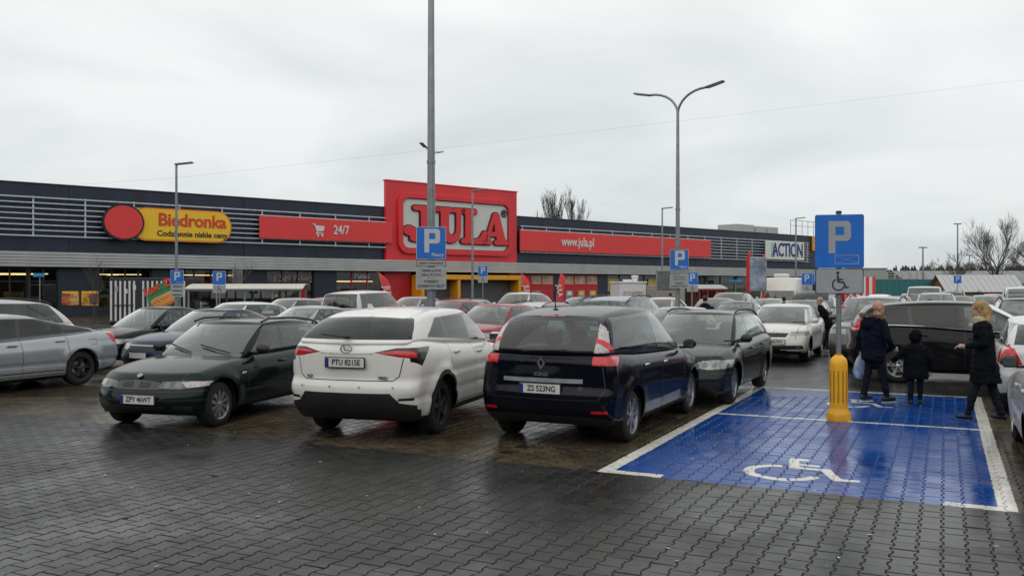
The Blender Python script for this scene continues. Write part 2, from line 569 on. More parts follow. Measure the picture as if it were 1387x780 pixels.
def fs(px):
    k = (px - 693.5) / FPX
    return (k * F0.y - F0.x) / (FD.x - k * FD.y)


def fz(px, py):
    Y = F0.y + fs(px) * FD.y
    return EYE - (py - HOR) / FPX * Y


def fpos(s, out=0.0, z=0.0):
    """point on the pavement in front of the facade"""
    v = F0 + FD * s + Vector((FD.y, -FD.x)) * out
    return Vector((v.x, v.y, z))


M_NAVY = mat('navy_cladding', (0.009, 0.016, 0.036), 0.45, var=0.35, scale=0.9, streak=True)
M_RAIL = mat('pale_rail', (0.50, 0.55, 0.58), 0.45, metal=0.2)
M_BAND = mat('grey_band', (0.40, 0.42, 0.41), 0.5, var=0.08, scale=0.8)
M_BAND2 = mat('grey_band_edge', (0.27, 0.29, 0.29), 0.5, var=0.1)
M_RED = mat('red_panel', (0.66, 0.026, 0.034), 0.4, var=0.05, scale=0.8, streak=True)
M_REDL = mat('red_banner', (0.72, 0.042, 0.042), 0.45, var=0.04, scale=0.8, streak=True)
M_REDD = mat('red_wall', (0.45, 0.010, 0.018), 0.5, var=0.12, scale=0.8)
M_WHITE = mat('white_sign', (0.66, 0.67, 0.65), 0.45, var=0.05)
M_BLACK = mat('black_trim', (0.012, 0.012, 0.013), 0.45)
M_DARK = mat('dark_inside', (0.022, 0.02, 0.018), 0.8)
M_YEL = mat('yellow_sign', (0.85, 0.52, 0.02), 0.4, var=0.04)
M_ORA = mat('orange_sign', (0.78, 0.22, 0.015), 0.4, var=0.04)
M_AMB = mat('amber_frame', (0.70, 0.31, 0.012), 0.45, var=0.07)
M_SHUT = mat('grey_shutter', (0.075, 0.078, 0.082), 0.5, var=0.1)
M_TUBE = mat('lit_tube', (1.0, 0.74, 0.33), 0.5, emit=2.6)
M_SHELF = mat('shop_shelf', (0.34, 0.25, 0.13), 0.7, var=0.7, scale=2.5)
M_GLS = glass_mat('shop_glass', (0.40, 0.42, 0.40), 1.45)
M_GREYM = mat('grey_metal', (0.30, 0.32, 0.34), 0.45, metal=0.5)
M_ROOF = mat('roof_membrane', (0.18, 0.19, 0.2), 0.7)

SEND = fs(1108)
S0 = -14.0
bld = thing('retail_building', 'long dark navy retail building with red sign tower and grey canopy band', 'building', (F0.x, F0.y, 0), F_ROT)
ZB0, ZB1, ZTOP = 3.17, 4.14, 8.5
# wall sheets above the canopy in cladding panels, each its own piece
k = 0
s = S0
while s < SEND - 0.01:
    e = min(s + 6.0, SEND)
    for z0, z1 in ((ZB1, 5.75), (5.75, 7.15), (7.15, ZTOP)):
        MB().box(((s + e) / 2, 0.15, (z0 + z1) / 2), (e - s - 0.02, 0.3, z1 - z0 - 0.02), 0.012).build('panel', M_NAVY, bld)
    s = e
MB().box(((S0 + SEND) / 2, 12.3, 6.0), (SEND - S0, 24.0, 4.9), 0).build('upper_storey', M_NAVY, bld)
MB().box(((S0 + SEND) / 2, 0.2, ZTOP + 0.04), (SEND - S0 + 0.1, 0.5, 0.10), 0.02).build('parapet_cap', M_NAVY, bld)
MB().box((SEND - 0.25, 12.2, 1.75), (0.5, 24, 3.6), 0).build('end_wall', M_NAVY, bld)
MB().box(((S0 + SEND) / 2, 24.0, 1.75), (SEND - S0, 0.3, 3.6), 0).build('back_wall', M_DARK, bld)
# canopy band in horizontal boards
n_b = 5
for i in range(n_b):
    zc = ZB0 + (ZB1 - ZB0) * (i + 0.5) / n_b
    MB().box(((S0 + SEND) / 2, -0.75, zc), (SEND - S0 + 1.2, 0.10, (ZB1 - ZB0) / n_b - 0.025), 0.012).build('canopy_board', M_BAND, bld)
MB().box(((S0 + SEND) / 2, -0.30, (ZB0 + ZB1) / 2), (SEND - S0 + 1.0, 0.78, ZB1 - ZB0 - 0.06), 0).build('canopy', M_BAND2, bld)
# rail screen
def rails(sa, sb):
    for i in range(8):
        z = 5.16 + (7.61 - 5.16) * i / 7
        MB().box(((sa + sb) / 2, -0.42, z), (sb - sa, 0.06, 0.085 if i in (0, 7) else 0.075), 0.008).build('rail', M_RAIL, bld)
    q = sa + 0.3
    while q < sb:
        MB().box((q, -0.36, 6.385), (0.10, 0.05, 2.6), 0.008).build('rail_post', M_RAIL, bld)
        for zz in (5.16, 7.61): MB().box((q, -0.17, zz), (0.06, 0.33, 0.06)).build('rail_bracket', M_RAIL, bld)
        q += 3.1
rails(S0, fs(519))
rails(fs(701), fs(1092))

# red banner boards
def banner(pa, pb, ya_t, ya_b, name, out=0.55):
    sa, sb = fs(pa), fs(pb)
    z1, z0 = fz(pa, ya_t), fz(pa, ya_b)
    o = MB().box(((sa + sb) / 2, -out, (z0 + z1) / 2), (sb - sa, 0.12, z1 - z0), 0.02).build(name, M_REDL, bld)
    return o, sa, sb, z0, z1
bo, ba, bb, bz0, bz1 = banner(347, 526, 292.5, 323, 'red_banner')
# shopping cart pictogram and 24/7
def fpx(px, py, out):      # point of facade for a picture position, in building coordinates
    return Vector((fs(px), -out, fz(px, py)))
zc = (bz0 + bz1) / 2
t = stand(text_mesh('24/7', 1.0, 0.02, 0.012, sx=0.78), 'lettering', M_WHITE, bo, (fs(457), -0.64, zc))
cs = 1.05
cart = [[(-0.52, 0.42), (-0.36, 0.42), (-0.30, 0.30), (0.46, 0.26), (0.36, -0.10), (-0.12, -0.14), (-0.16, -0.24), (0.36, -0.24), (0.36, -0.32), (-0.28, -0.32), (-0.20, -0.10), (-0.42, 0.34), (-0.52, 0.34)],
        [(-0.10 + 0.09 * cos(a * pi / 5), -0.44 + 0.09 * sin(a * pi / 5)) for a in range(10)], [(0.26 + 0.09 * cos(a * pi / 5), -0.44 + 0.09 * sin(a * pi / 5)) for a in range(10)]]
stand(curve_mesh([[(x * cs, y * cs) for x, y in q] for q in cart], 0.02), 'cart_pictogram', M_WHITE, bo, (fs(427), -0.64, zc))
bo2, ba2, bb2, cz0, cz1 = banner(699, 957, 312, 340, 'red_banner')
stand(text_mesh('www.jula.pl', 1.28, 0.02, 0.016, sx=0.76), 'lettering', M_WHITE, bo2, (fs(777), -0.64, (cz0 + cz1) / 2 + 0.05))

# sign tower
ja, jb = fs(520), fs(697)
jz1 = fz(520, 245); jz0 = fz(520, 353)
tower = MB().box(((ja + jb) / 2, -0.16, (jz0 + jz1) / 2), (jb - ja, 0.36, jz1 - jz0), 0.03).build('sign_tower', M_RED, bld)
MB().box(((ja + jb) / 2, -0.16, jz1 + 0.04), (jb - ja + 0.12, 0.46, 0.12), 0.02).build('tower_cap', M_RED, tower)
pw, ph = (fs(687) - fs(537)), (fz(537, 263) - fz(537, 341))
pc_ = Vector(((fs(687) + fs(537)) / 2, -0.42, (fz(537, 263) + fz(537, 341)) / 2))
fo_, fi_ = rounded(pw + 0.25, ph + 0.25, 0.95, 8), rounded(pw - 0.55, ph - 0.55, 0.70, 8)
stand(curve_mesh([fo_, fi_], 0.16, 0, 0.03), 'sign_frame', M_RED, tower, pc_)
stand(curve_mesh([rounded(pw - 0.35, ph - 0.35, 0.72, 8)], 0.02), 'sign_face', mat('sign_face', (0.60, 0.61, 0.58), 0.4, var=0.04), tower, pc_ + Vector((0, 0.02, 0)))
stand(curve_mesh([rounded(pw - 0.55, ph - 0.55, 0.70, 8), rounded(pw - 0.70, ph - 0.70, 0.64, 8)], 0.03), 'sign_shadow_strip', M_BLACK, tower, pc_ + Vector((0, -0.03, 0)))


def arc(cx, cy, rx, ry, a0, a1, n=8):
    return [(cx + rx * cos(radians(a0 + (a1 - a0) * i / n)), cy + ry * sin(radians(a0 + (a1 - a0) * i / n))) for i in range(n + 1)]
LJ = [[(0.30, 1.0)] + arc(0.26, .93, .07, .07, 90, 270, 5) + [(.34, .86), (.36, .82), (.36, .34)] + arc(.31, .30, .06, .11, 20, -100, 4)
      + arc(.26, .28, .05, .08, -60, 40, 3) + arc(.13, .30, .13, .14, 50, 270, 8) + arc(.30, .28, .32, .28, 240, 355, 8)
      + [(.62, .34), (.62, .82), (.64, .86)] + arc(.72, .93, .07, .07, -90, 90, 5)]
LU = [arc(.08, .93, .07, .07, 90, 270, 5) + [(.14, .86), (.17, .82), (.17, .36)] + arc(.50, .36, .33, .36, 180, 360, 12) + [(.83, .36), (.83, .82), (.86, .86)]
      + arc(.93, .93, .07, .07, -90, 90, 5) + arc(.62, .93, .07, .07, 90, 270, 5) + [(.66, .86), (.68, .82), (.68, .38)] + arc(.55, .36, .12, .14, 0, -180, 6) + [(.43, .40), (.43, .82), (.46, .86)]
      + arc(.50, .93, .06, .07, -90, 90, 5)]
LL = [arc(.07, .93, .07, .07, 90, 270, 5) + [(.12, .86), (.15, .82), (.15, .18), (.12, .14)] + arc(.07, .07, .07, .07, 90, 270, 5) + [(.80, 0)] + arc(.86, .16, .08, .16, -80, 10, 4) + [(.94, .30)]
      + arc(.84, .31, .09, .08, 0, 150, 5) + [(.68, .22), (.58, .15), (.42, .15), (.42, .82), (.45, .86)] + arc(.50, .93, .07, .07, -90, 90, 5)]
LA = [arc(.06, .07, .06, .07, 90, 270, 5) + [(.36, 0)] + arc(.38, .07, .06, .07, -90, 70, 5) + [(.34, .16), (.36, .26), (.62, .26), (.66, .15)] + arc(.60, .07, .06, .07, 120, 270, 4) + [(1.06, 0)]
      + arc(1.07, .07, .06, .07, -90, 90, 5) + [(1.0, .18), (.76, .92)] + arc(.62, .90, .14, .12, 20, 160, 6) + [(.46, .86), (.20, .22), (.13, .14)],
      [(.42, .40), (.52, .66), (.55, .66), (.59, .40)]]
lh = ph * 0.64
for polys, xs, wd, pw0 in ((LJ, -0.475, 0.32, 0.80), (LU, -0.205, 0.27, 1.0), (LL, 0.02, 0.25, 0.94), (LA, 0.205, 0.265, 1.13)):
    kx = wd * pw / pw0
    hk = 0.93 if polys is LA else 1.0
    P = [[(xs * pw + x * kx, (y * hk - 0.5) * lh) for x, y in q] for q in polys]
    stand(curve_mesh(P, 0.05, 0.085), 'letter_edge', M_BLACK, tower, pc_ + Vector((0, -0.06, 0)))
    stand(curve_mesh(P, 0.07), 'letter', M_RED, tower, pc_ + Vector((0, -0.14, 0)))
stand(text_mesh('®', 0.95, 0.02, 0.012), 'registered_mark', M_BLACK, tower, pc_ + Vector((pw * 0.435, -0.08, ph * 0.27)))

# yellow capsule sign and its round red board
bs_a, bs_b = fs(172), fs(308)
bz_t, bz_b = fz(240, 284.5), fz(240, 328)
yc = Vector(((bs_a + bs_b) / 2, -0.62, (bz_t + bz_b) / 2))
bw, bh = bs_b - bs_a, bz_t - bz_b
bsign = stand(curve_mesh([rounded(bw, bh, bh * 0.47, 10)], 0.10), 'capsule_sign', M_ORA, bld, yc)
stand(curve_mesh([rounded(bw - 0.2, bh - 0.2, bh * 0.43, 10)], 0.02), 'sign_face', M_YEL, bsign, (0, -0.105, 0))
stand(text_mesh('Biedronka', 1.22, 0.02, 0.035, sx=1.0, space=0.97), 'lettering', M_ORA if False else mat('red_letters', (0.60, 0.06, 0.02), 0.4), bsign, (bw * 0.10, -0.13, bh * 0.14))
stand(text_mesh('Codziennie niskie ceny', 0.54, 0.02, 0.012, sx=1.0), 'lettering', M_BLACK, bsign, (bw * 0.10, -0.13, -bh * 0.27))
rc = Vector((fs(162), -0.78, fz(162, 302)))
rr_ = (fz(162, 277) - fz(162, 326)) / 2
rd = stand(curve_mesh([arc(0, 0, rr_ * 1.1, rr_, 0, 350, 35)], 0.12), 'round_sign_board', M_BLACK, bld, rc)
stand(curve_mesh([arc(0, 0, rr_ * 1.0, rr_ * 0.9, 0, 350, 35)], 0.02), 'sign_face', M_REDL, rd, (0, -0.125, 0))

# ACTION sign
aa, ab = fs(1031), fs(1083)
az1, az0 = fz(1031, 326), fz(1031, 351)
asg = MB().box(((aa + ab) / 2, -0.6, (az0 + az1) / 2), (ab - aa, 0.14, az1 - az0), 0.02).build('shop_sign', mat('mint_white', (0.66, 0.70, 0.62), 0.45), bld)
M_ABLUE = mat('sign_blue', (0.012, 0.02, 0.20), 0.4); M_TURQ = mat('sign_turquoise', (0.02, 0.40, 0.50), 0.4)
stand(text_mesh('ACTION', 2.35, 0.02, 0.05, sx=0.80, space=0.95), 'lettering', M_ABLUE, asg, ((aa + ab) / 2 + 0.55, -0.69, (az0 + az1) / 2))
for i in range(3):
    q = (aa + ab) / 2 - (ab - aa) * (0.36 - 0.035 * i)
    MB().prism([(q - 0.06, (az0 + az1) / 2 - 0.85), (q + 0.06, (az0 + az1) / 2 - 0.85), (q + 0.16, (az0 + az1) / 2 + 0.85), (q + 0.04, (az0 + az1) / 2 + 0.85)], 0.675, 0.70, M=UP).build('stripe', M_TURQ if i < 2 else M_ABLUE, asg)
ny0 = fs(1097)
MB().box((ny0 + 1.3, -0.15, fz(1097, 330)), (2.0, 0.2, 1.9), 0.02).build('small_amber_sign', M_AMB, bld)
# roof plant
for pa, pb, ya, yb in ((1021, 1046, 307, 318), (1046, 1062, 310, 318), (1062, 1078, 311, 318)):
    sA, sB = fs(pa), fs(pb); zt = fz(pa, ya) + 0.5
    u_ = MB().box(((sA + sB) / 2, 4.0, (zt + 8.4) / 2), (sB - sA - 0.3, 3.0, zt - 8.4), 0.05).build('roof_unit', mat('roof_unit', (0.42, 0.44, 0.44), 0.5), bld)
for i in range(5):
    q = fs(1080) + i * 1.4
    MB().tube([(q, 1.0, 8.5), (q, 1.0, 10.6)], 0.04, 6).build('roof_rail_post', M_GREYM, bld)
MB().tube([(fs(1080), 1.0, 10.6), (fs(1080) + 6, 1.0, 10.6)], 0.04, 6).tube([(fs(1080), 1.0, 9.9), (fs(1080) + 6, 1.0, 9.9)], 0.03, 6).build('roof_rail', M_GREYM, bld)

# ground floor: bays of glazing, navy piers and red walls
def pier(pa, pb, m=M_NAVY, name='pier', y=0.1, d=0.5):
    sA, sB = fs(pa), fs(pb)
    return MB().box(((sA + sB) / 2, y, 1.58), (sB - sA, d, 3.18), 0.015).build(name, m, bld)

def glazing(pa, pb, nmull=3, fm=None, transom=True, stall=0.0):
    """shop window: frame bars, then one pane per bay"""
    fm = fm or M_BLACK
    sA, sB = fs(pa), fs(pb)
    w = (sB - sA) / nmull
    for i in range(nmull + 1):
        MB().box((sA + w * i, 0.12, 1.58), (0.09, 0.14, 3.17), 0.01).build('window_frame', fm, bld)
    for i in range(nmull):
        MB().box((sA + w * (i + 0.5), 0.12, 3.12), (w - 0.09, 0.12, 0.09)).build('window_head', fm, bld)
        MB().box((sA + w * (i + 0.5), 0.12, 0.05 + stall / 2), (w - 0.09, 0.12, 0.1 + stall)).build('window_sill', fm, bld)
        if transom: MB().box((sA + w * (i + 0.5), 0.12, 2.25), (w - 0.09, 0.10, 0.07)).build('transom', fm, bld)
        MB().add([(sA + w * i + 0.045, 0.13, 0.1), (sA + w * (i + 1) - 0.045, 0.13, 0.1), (sA + w * (i + 1) - 0.045, 0.13, 3.08), (sA + w * i + 0.045, 0.13, 3.08)], [(0, 1, 2, 3)]).build('window_pane', M_GLS, bld)

rg = random.Random(11)
def inside(pa, pb, depth=7.0, tubes=4, z=2.75, m=None):
    """shop interior behind the glass with shelves and lit ceiling tubes"""
    sA, sB = fs(pa), fs(pb)
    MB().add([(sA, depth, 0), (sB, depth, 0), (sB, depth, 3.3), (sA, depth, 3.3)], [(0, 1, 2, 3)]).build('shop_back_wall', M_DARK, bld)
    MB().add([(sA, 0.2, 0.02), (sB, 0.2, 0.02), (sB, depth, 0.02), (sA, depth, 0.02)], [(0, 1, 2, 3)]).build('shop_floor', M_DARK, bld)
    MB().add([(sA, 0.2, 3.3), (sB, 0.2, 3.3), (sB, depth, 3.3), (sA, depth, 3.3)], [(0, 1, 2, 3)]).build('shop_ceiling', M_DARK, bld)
    q = sA + 0.8
    while q < sB - 1.0:
        h = rg.uniform(1.2, 1.9)
        MB().box((q + 0.7, 2.6 + rg.uniform(0, 2.5), h / 2), (rg.uniform(1.0, 1.8), 0.5, h), 0.02).build('shop_shelf', M_SHELF, bld)
        q += rg.uniform(1.8, 3.2)
    for i in range(tubes):
        d = 1.2 + (depth - 1.6) * i / max(1, tubes)
        if i % 2 == 0: MB().box(((sA + sB) / 2, d, z), (sB - sA - 0.6, 0.12, 0.06), 0.01).build('light_tube', M_TUBE, bld)
        else:
            q = sA + (sB - sA) * (0.25 + 0.5 * rg.random())
            MB().box((q, d, z), (0.12, 2.4, 0.06), 0.01).build('light_tube', M_TUBE, bld)

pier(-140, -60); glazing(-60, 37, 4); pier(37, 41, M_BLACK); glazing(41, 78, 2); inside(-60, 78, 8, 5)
pier(78, 134)
for pa, pb, m1, m2 in ((82, 106, (0.35, 0.10, 0.03), (0.55, 0.33, 0.10)), (109, 132, (0.50, 0.25, 0.03), (0.16, 0.06, 0.05))):
    sA, sB = fs(pa), fs(pb)
    z1, z0 = fz(pa, 394), fz(pa, 414)
    pst = MB().box(((sA + sB) / 2, -0.19, (z0 + z1) / 2), (sB - sA, 0.06, z1 - z0), 0.01).build('poster_case', mat('poster_%d' % pa, m1, 0.5, var=0.7, scale=3), bld)
    MB().box(((sA + sB) / 2 + (sB - sA) * 0.22, -0.225, (z0 + z1) / 2 - 0.05), ((sB - sA) * 0.5, 0.012, (z1 - z0) * 0.75), 0).build('poster_sheet', mat('poster_b%d' % pa, m2, 0.5, var=0.6, scale=5), pst)
    MB().box(((sA + sB) / 2, -0.225, z1 - 0.1), ((sB - sA) * 0.9, 0.01, 0.14), 0).build('poster_header', M_YEL, pst)
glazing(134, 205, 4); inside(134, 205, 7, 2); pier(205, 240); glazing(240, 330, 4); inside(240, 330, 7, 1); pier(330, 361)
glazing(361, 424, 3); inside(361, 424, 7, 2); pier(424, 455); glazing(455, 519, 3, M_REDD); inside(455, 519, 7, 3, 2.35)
# film stuck behind the shop panes
sA, sB = fs(363), fs(422)
MB().box(((sA + sB) / 2, 0.17, 2.62), (sB - sA, 0.01, 0.95)).build('window_film', mat('dark_red_film', (0.16, 0.02, 0.02), 0.5, var=0.25, scale=2), bld)
stand(text_mesh('TSP', 1.0, 0.004, 0.03), 'lettering', mat('dim_letters', (0.33, 0.24, 0.22), 0.5), bld, (fs(381), 0.105, 2.6))
stand(text_mesh('PKCX', 0.8, 0.004, 0.03, shear=0.2), 'lettering', MATS['dim_letters'], bld, (fs(408), 0.105, 2.72))
stand(text_mesh('Punkt', 0.62, 0.004, 0.01), 'lettering', M_WHITE, bld, (fs(491), 0.105, 2.78))
pier(519, 541, M_REDD); pier(541, 556, M_REDD, y=0.2)
# amber gateway with grey shutters
sA, sB = fs(556), fs(690)
MB().box(((sA + sB) / 2, -0.9, 2.72), (sB - sA, 1.6, 0.42), 0.02).build('gateway_beam', M_AMB, bld)
stand(text_mesh('Drive-in', 0.3, 0.01), 'lettering', mat('dark_amber', (0.35, 0.12, 0.01), 0.5), bld, ((sA + sB) / 2, -1.715, 2.72)) if False else None
for q in (sA + 0.15, (sA + sB) / 2 - 1.6, sB - 0.15):
    MB().box((q, -0.9, 1.26), (0.3, 1.55, 2.5), 0.02).build('gateway_post', M_AMB, bld)
for a_, b_ in ((sA + 0.3, (sA + sB) / 2 - 1.75), ((sA + sB) / 2 - 1.45, sB - 0.3)):
    for i in range(10):
        MB().box(((a_ + b_) / 2, -0.5, 0.13 + i * 0.25), (b_ - a_, 0.05, 0.235), 0.01).build('shutter_slat', M_SHUT, bld)
pier(690, 748, M_REDD); pier(748, 760); pier(760, 808, M_REDD); pier(808, 822)
for pa, pb in ((699, 707), (718, 731), (733, 747), (762, 775), (777, 791), (793, 807)):
    sA, sB = fs(pa), fs(pb)
    w_ = MB().box(((sA + sB) / 2, -0.17, 2.55), (sB - sA, 0.06, 0.85), 0.01).build('high_window', mat('warm_window', (0.34, 0.26, 0.18), 0.35, var=0.5, scale=1.5), bld)
    MB().box(((sA + sB) / 2, -0.205, 2.24), (sB - sA - 0.1, 0.012, 0.2)).build('window_strip', mat('pink_strip', (0.62, 0.25, 0.2), 0.5, var=0.2), w_)
for pa in (702, 720, 765, 781, 797):
    sA = fs(pa)
    w_ = MB().box((sA + 0.45, -0.18, 0.95), (1.0, 0.06, 1.15), 0.01).build('notice_case', mat('notice', (0.20, 0.24, 0.27), 0.4, var=0.4, scale=3), bld)
    MB().box((sA + 0.45, -0.215, 1.25), (0.6, 0.012, 0.4)).build('notice_sheet', M_YEL if pa != 765 else M_WHITE, w_)
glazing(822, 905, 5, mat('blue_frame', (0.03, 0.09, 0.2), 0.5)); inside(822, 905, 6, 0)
sA = fs(829)
MB().box((sA, 0.04, 2.0), (2.1, 0.02, 1.5)).build('yellow_poster', mat('yellow_poster', (0.5, 0.36, 0.05), 0.5, var=0.4, scale=2), bld)
MB().box((fs(888), 0.04, 2.3), (2.4, 0.02, 0.8)).build('yellow_poster', MATS['yellow_poster'], bld)
MB().box(((fs(824) + fs(903)) / 2, 0.2, 1.3), (fs(903) - fs(824), 0.02, 2.4)).build('window_film', mat('blue_film', (0.03, 0.11, 0.25), 0.5, var=0.3), bld)
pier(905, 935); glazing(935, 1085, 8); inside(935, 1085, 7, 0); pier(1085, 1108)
# ------------------------------------------------------------------ vehicles
def paint(name, col, metal=0.0, dirt=0.35, rough=0.22):
    dark = max(col) < 0.06
    return mat('paint_' + name, col, rough, metal, var=0.05, scale=2.0, coat=0.32 if dark else 0.5, dirt=dirt * (0.12 if dark else 0.5), spec=0.08 if dark else 0.2)


M_TYRE = mat('tyre_rubber', (0.014, 0.014, 0.014), 0.8, var=0.3, scale=30, bump=0.2)
M_ALLOY = mat('alloy', (0.48, 0.49, 0.50), 0.32, 0.8, var=0.2, scale=8)
M_ALLOYD = mat('alloy_dark', (0.06, 0.06, 0.065), 0.4, 0.6)
M_PLAST = mat('black_plastic', (0.016, 0.016, 0.017), 0.5, var=0.2, scale=5)
M_GLOSSB = mat('gloss_black', (0.006, 0.006, 0.007), 0.15, coat=0.5)
M_CHROME = mat('chrome', (0.62, 0.63, 0.64), 0.15, 1.0)
M_MIRR = mat('mirror_glass', (0.10, 0.11, 0.12), 0.1, 0.6)
M_SILV = mat('silver_strip', (0.34, 0.36, 0.38), 0.35, 0.6)
M_TAIL = mat('tail_lens', (0.58, 0.008, 0.012), 0.15, coat=0.6, var=0.25, scale=18)
M_TAILB = mat('tail_lens_clear', (0.50, 0.45, 0.43), 0.2, coat=0.6, var=0.35, scale=40)
M_LENS = mat('head_lens', (0.26, 0.265, 0.25), 0.12, 0.4, coat=0.7, var=0.35, scale=9)
M_LENSD = mat('head_lens_dark', (0.05, 0.055, 0.055), 0.12, 0.3, coat=1.0, var=0.5, scale=12)
M_AMBL = mat('amber_lens', (0.80, 0.22, 0.05), 0.2, coat=1.0, emit=0.4)
M_PLATE = mat('plate_white', (0.62, 0.62, 0.58), 0.4, var=0.08)
M_PBLUE = mat('plate_blue', (0.01, 0.03, 0.25), 0.4)
M_SEAT = mat('seat_cloth', (0.03, 0.03, 0.032), 0.85, var=0.2, scale=10)
M_SEATG = mat('seat_cloth_grey', (0.13, 0.13, 0.125), 0.85, var=0.2, scale=10)
M_CG = glass_mat('car_glass', (0.52, 0.60, 0.56), 1.5, haze=0.03)
M_CGD = glass_mat('car_glass_tinted', (0.08, 0.09, 0.10), 1.5, haze=0.012, mult=1.2)
M_CGW = glass_mat('car_glass_front', (0.55, 0.62, 0.58), 1.55, haze=0.08, mult=2.3)


def rbox(a, b, c, r, nx, ny, nz, ne=3):
    """rounded box surface, x/y centred, z from 0 to 2c, welded"""
    def ax(h, n):
        e = [h - r + r * math.tan(radians(45) * k / ne) for k in range(ne + 1)]
        inn = [-(h - r) + 2 * (h - r) * k / n for k in range(1, n)]
        return [-x for x in e[::-1]] + inn + e
    X, Y, Z = ax(a, nx), ax(b, ny), ax(c, nz)
    vs = []; idx = {}; fs = []
    def V(x, y, z):
        q = Vector((max(-(a - r), min(a - r, x)), max(-(b - r), min(b - r, y)), max(-(c - r), min(c - r, z))))
        d = Vector((x, y, z)) - q
        p = q + d.normalized() * r if d.length > 1e-9 else q
        key = (round(p.x, 5), round(p.y, 5), round(p.z, 5))
        if key not in idx: idx[key] = len(vs); vs.append(Vector((p.x, p.y, p.z + c)))
        return idx[key]
    def grid(A, B, f, flip):
        for i in range(len(A) - 1):
            for j in range(len(B) - 1):
                q = [f(A[i], B[j]), f(A[i + 1], B[j]), f(A[i + 1], B[j + 1]), f(A[i], B[j + 1])]
                if len(set(q)) < 3: continue
                fs.append(q[::-1] if flip else q)
    grid(X, Y, lambda x, y: V(x, y, c), False); grid(X, Y, lambda x, y: V(x, y, -c), True)
    grid(Y, Z, lambda y, z: V(a, y, z), False); grid(Y, Z, lambda y, z: V(-a, y, z), True)
    grid(X, Z, lambda x, z: V(x, -b, z), False); grid(X, Z, lambda x, z: V(x, b, z), True)
    return vs, fs


RIMS = {}


def wheel_meshes(R_, rim_r, style, m_rim, width=0.215):
    key = (R_, rim_r, style, m_rim.name)
    if key in RIMS: return RIMS[key]
    w = width / 2
    t = MB()
    prof = [(rim_r - 0.012, -w), (rim_r + 0.02, -w - 0.004), (R_ - 0.035, -w + 0.004), (R_ - 0.006, -w + 0.03), (R_, 0), (R_ - 0.006, w - 0.03), (R_ - 0.035, w - 0.004), (rim_r + 0.02, w + 0.004), (rim_r - 0.012, w)]
    t.lathe(prof, 32)
    tyre = t.mesh('wheel', M_TYRE, 35)
    r = MB()
    r.lathe([(rim_r, w - 0.004), (rim_r * 0.985, w + 0.002), (rim_r * 0.93, w - 0.006), (rim_r * 0.90, w - 0.04), (rim_r * 0.90, -w)], 32)
    r.lathe([(0.0, w - 0.11), (rim_r * 0.91, w - 0.11)], 24, mi=1)
    r.lathe([(rim_r * 0.62, w - 0.085), (rim_r * 0.35, w - 0.085)], 24, mi=2)      # brake disc
    r.lathe([(rim_r * 0.20, w - 0.05), (rim_r * 0.19, w - 0.012), (rim_r * 0.12, w - 0.006), (0.0, w - 0.006)], 20)
    n, wi, wo = {'five': (5, 0.30, 0.20), 'seven': (7, 0.20, 0.15), 'ten': (10, 0.10, 0.09), 'twin': (10, 0.08, 0.07), 'holes': (10, 0.13, 0.30), 'many': (16, 0.07, 0.06), 'star': (5, 0.16, 0.34)}[style]
    for k in range(n):
        a = 2 * pi * k / n
        if style == 'twin': a = 2 * pi * (k // 2) / (n // 2) + (0.16 if k % 2 else -0.16)
        h0, h1 = wi * rim_r / 2, wo * rim_r / 2
        r0, r1 = rim_r * 0.14, rim_r * 0.94
        z0, z1 = w - 0.016, w - 0.014
        rot = Matrix.Rotation(a, 4, 'Z')
        P = [(r0, -h0, z0), (r1, -h1, z1), (r1, h1, z1), (r0, h0, z0), (r0, -h0 * .8, z0 - 0.05), (r1, -h1 * .8, z1 - 0.05), (r1, h1 * .8, z1 - 0.05), (r0, h0 * .8, z0 - 0.05)]
        r.add([rot @ Vector(p) for p in P], [(0, 1, 2, 3), (0, 4, 5, 1), (2, 6, 7, 3), (4, 7, 6, 5)])
    rim = r.mesh('rim', [m_rim, M_PLAST, M_GREYM], 35)
    RIMS[key] = (tyre, rim)
    return RIMS[key]


def text_on(s, size, m, bold=0.0, sx=1.0):
    me = text_mesh(s, size, 0.0008, bold, sx=sx, res=2)
    me.materials.clear(); me.materials.append(m)
    return me


def seat_mesh():
    s = MB()
    s.box((0, 0, 0.10), (0.50, 0.48, 0.16), 0.05)
    s.box((-0.27, 0, 0.42), (0.14, 0.46, 0.56), 0.055, M=Matrix.Rotation(radians(-14), 4, 'Y'))
    s.box((-0.36, 0, 0.80), (0.09, 0.26, 0.17), 0.04, M=Matrix.Rotation(radians(-8), 4, 'Y'))
    return s.mesh('seat', M_SEAT, 50)


SEAT_ME = seat_mesh()
SEAT_G = SEAT_ME.copy(); SEAT_G.materials.clear(); SEAT_G.materials.append(M_SEATG)
STW_ME = MB().tube([(0.17 * cos(a * pi / 10) * 0.45, 0.18 * sin(a * pi / 10), 0.18 * cos(a * pi / 10)) for a in range(21)], 0.014, 6).mesh('steering_wheel', M_PLAST, 60)

T_BODY, T_DEL = 'body', 'delete'


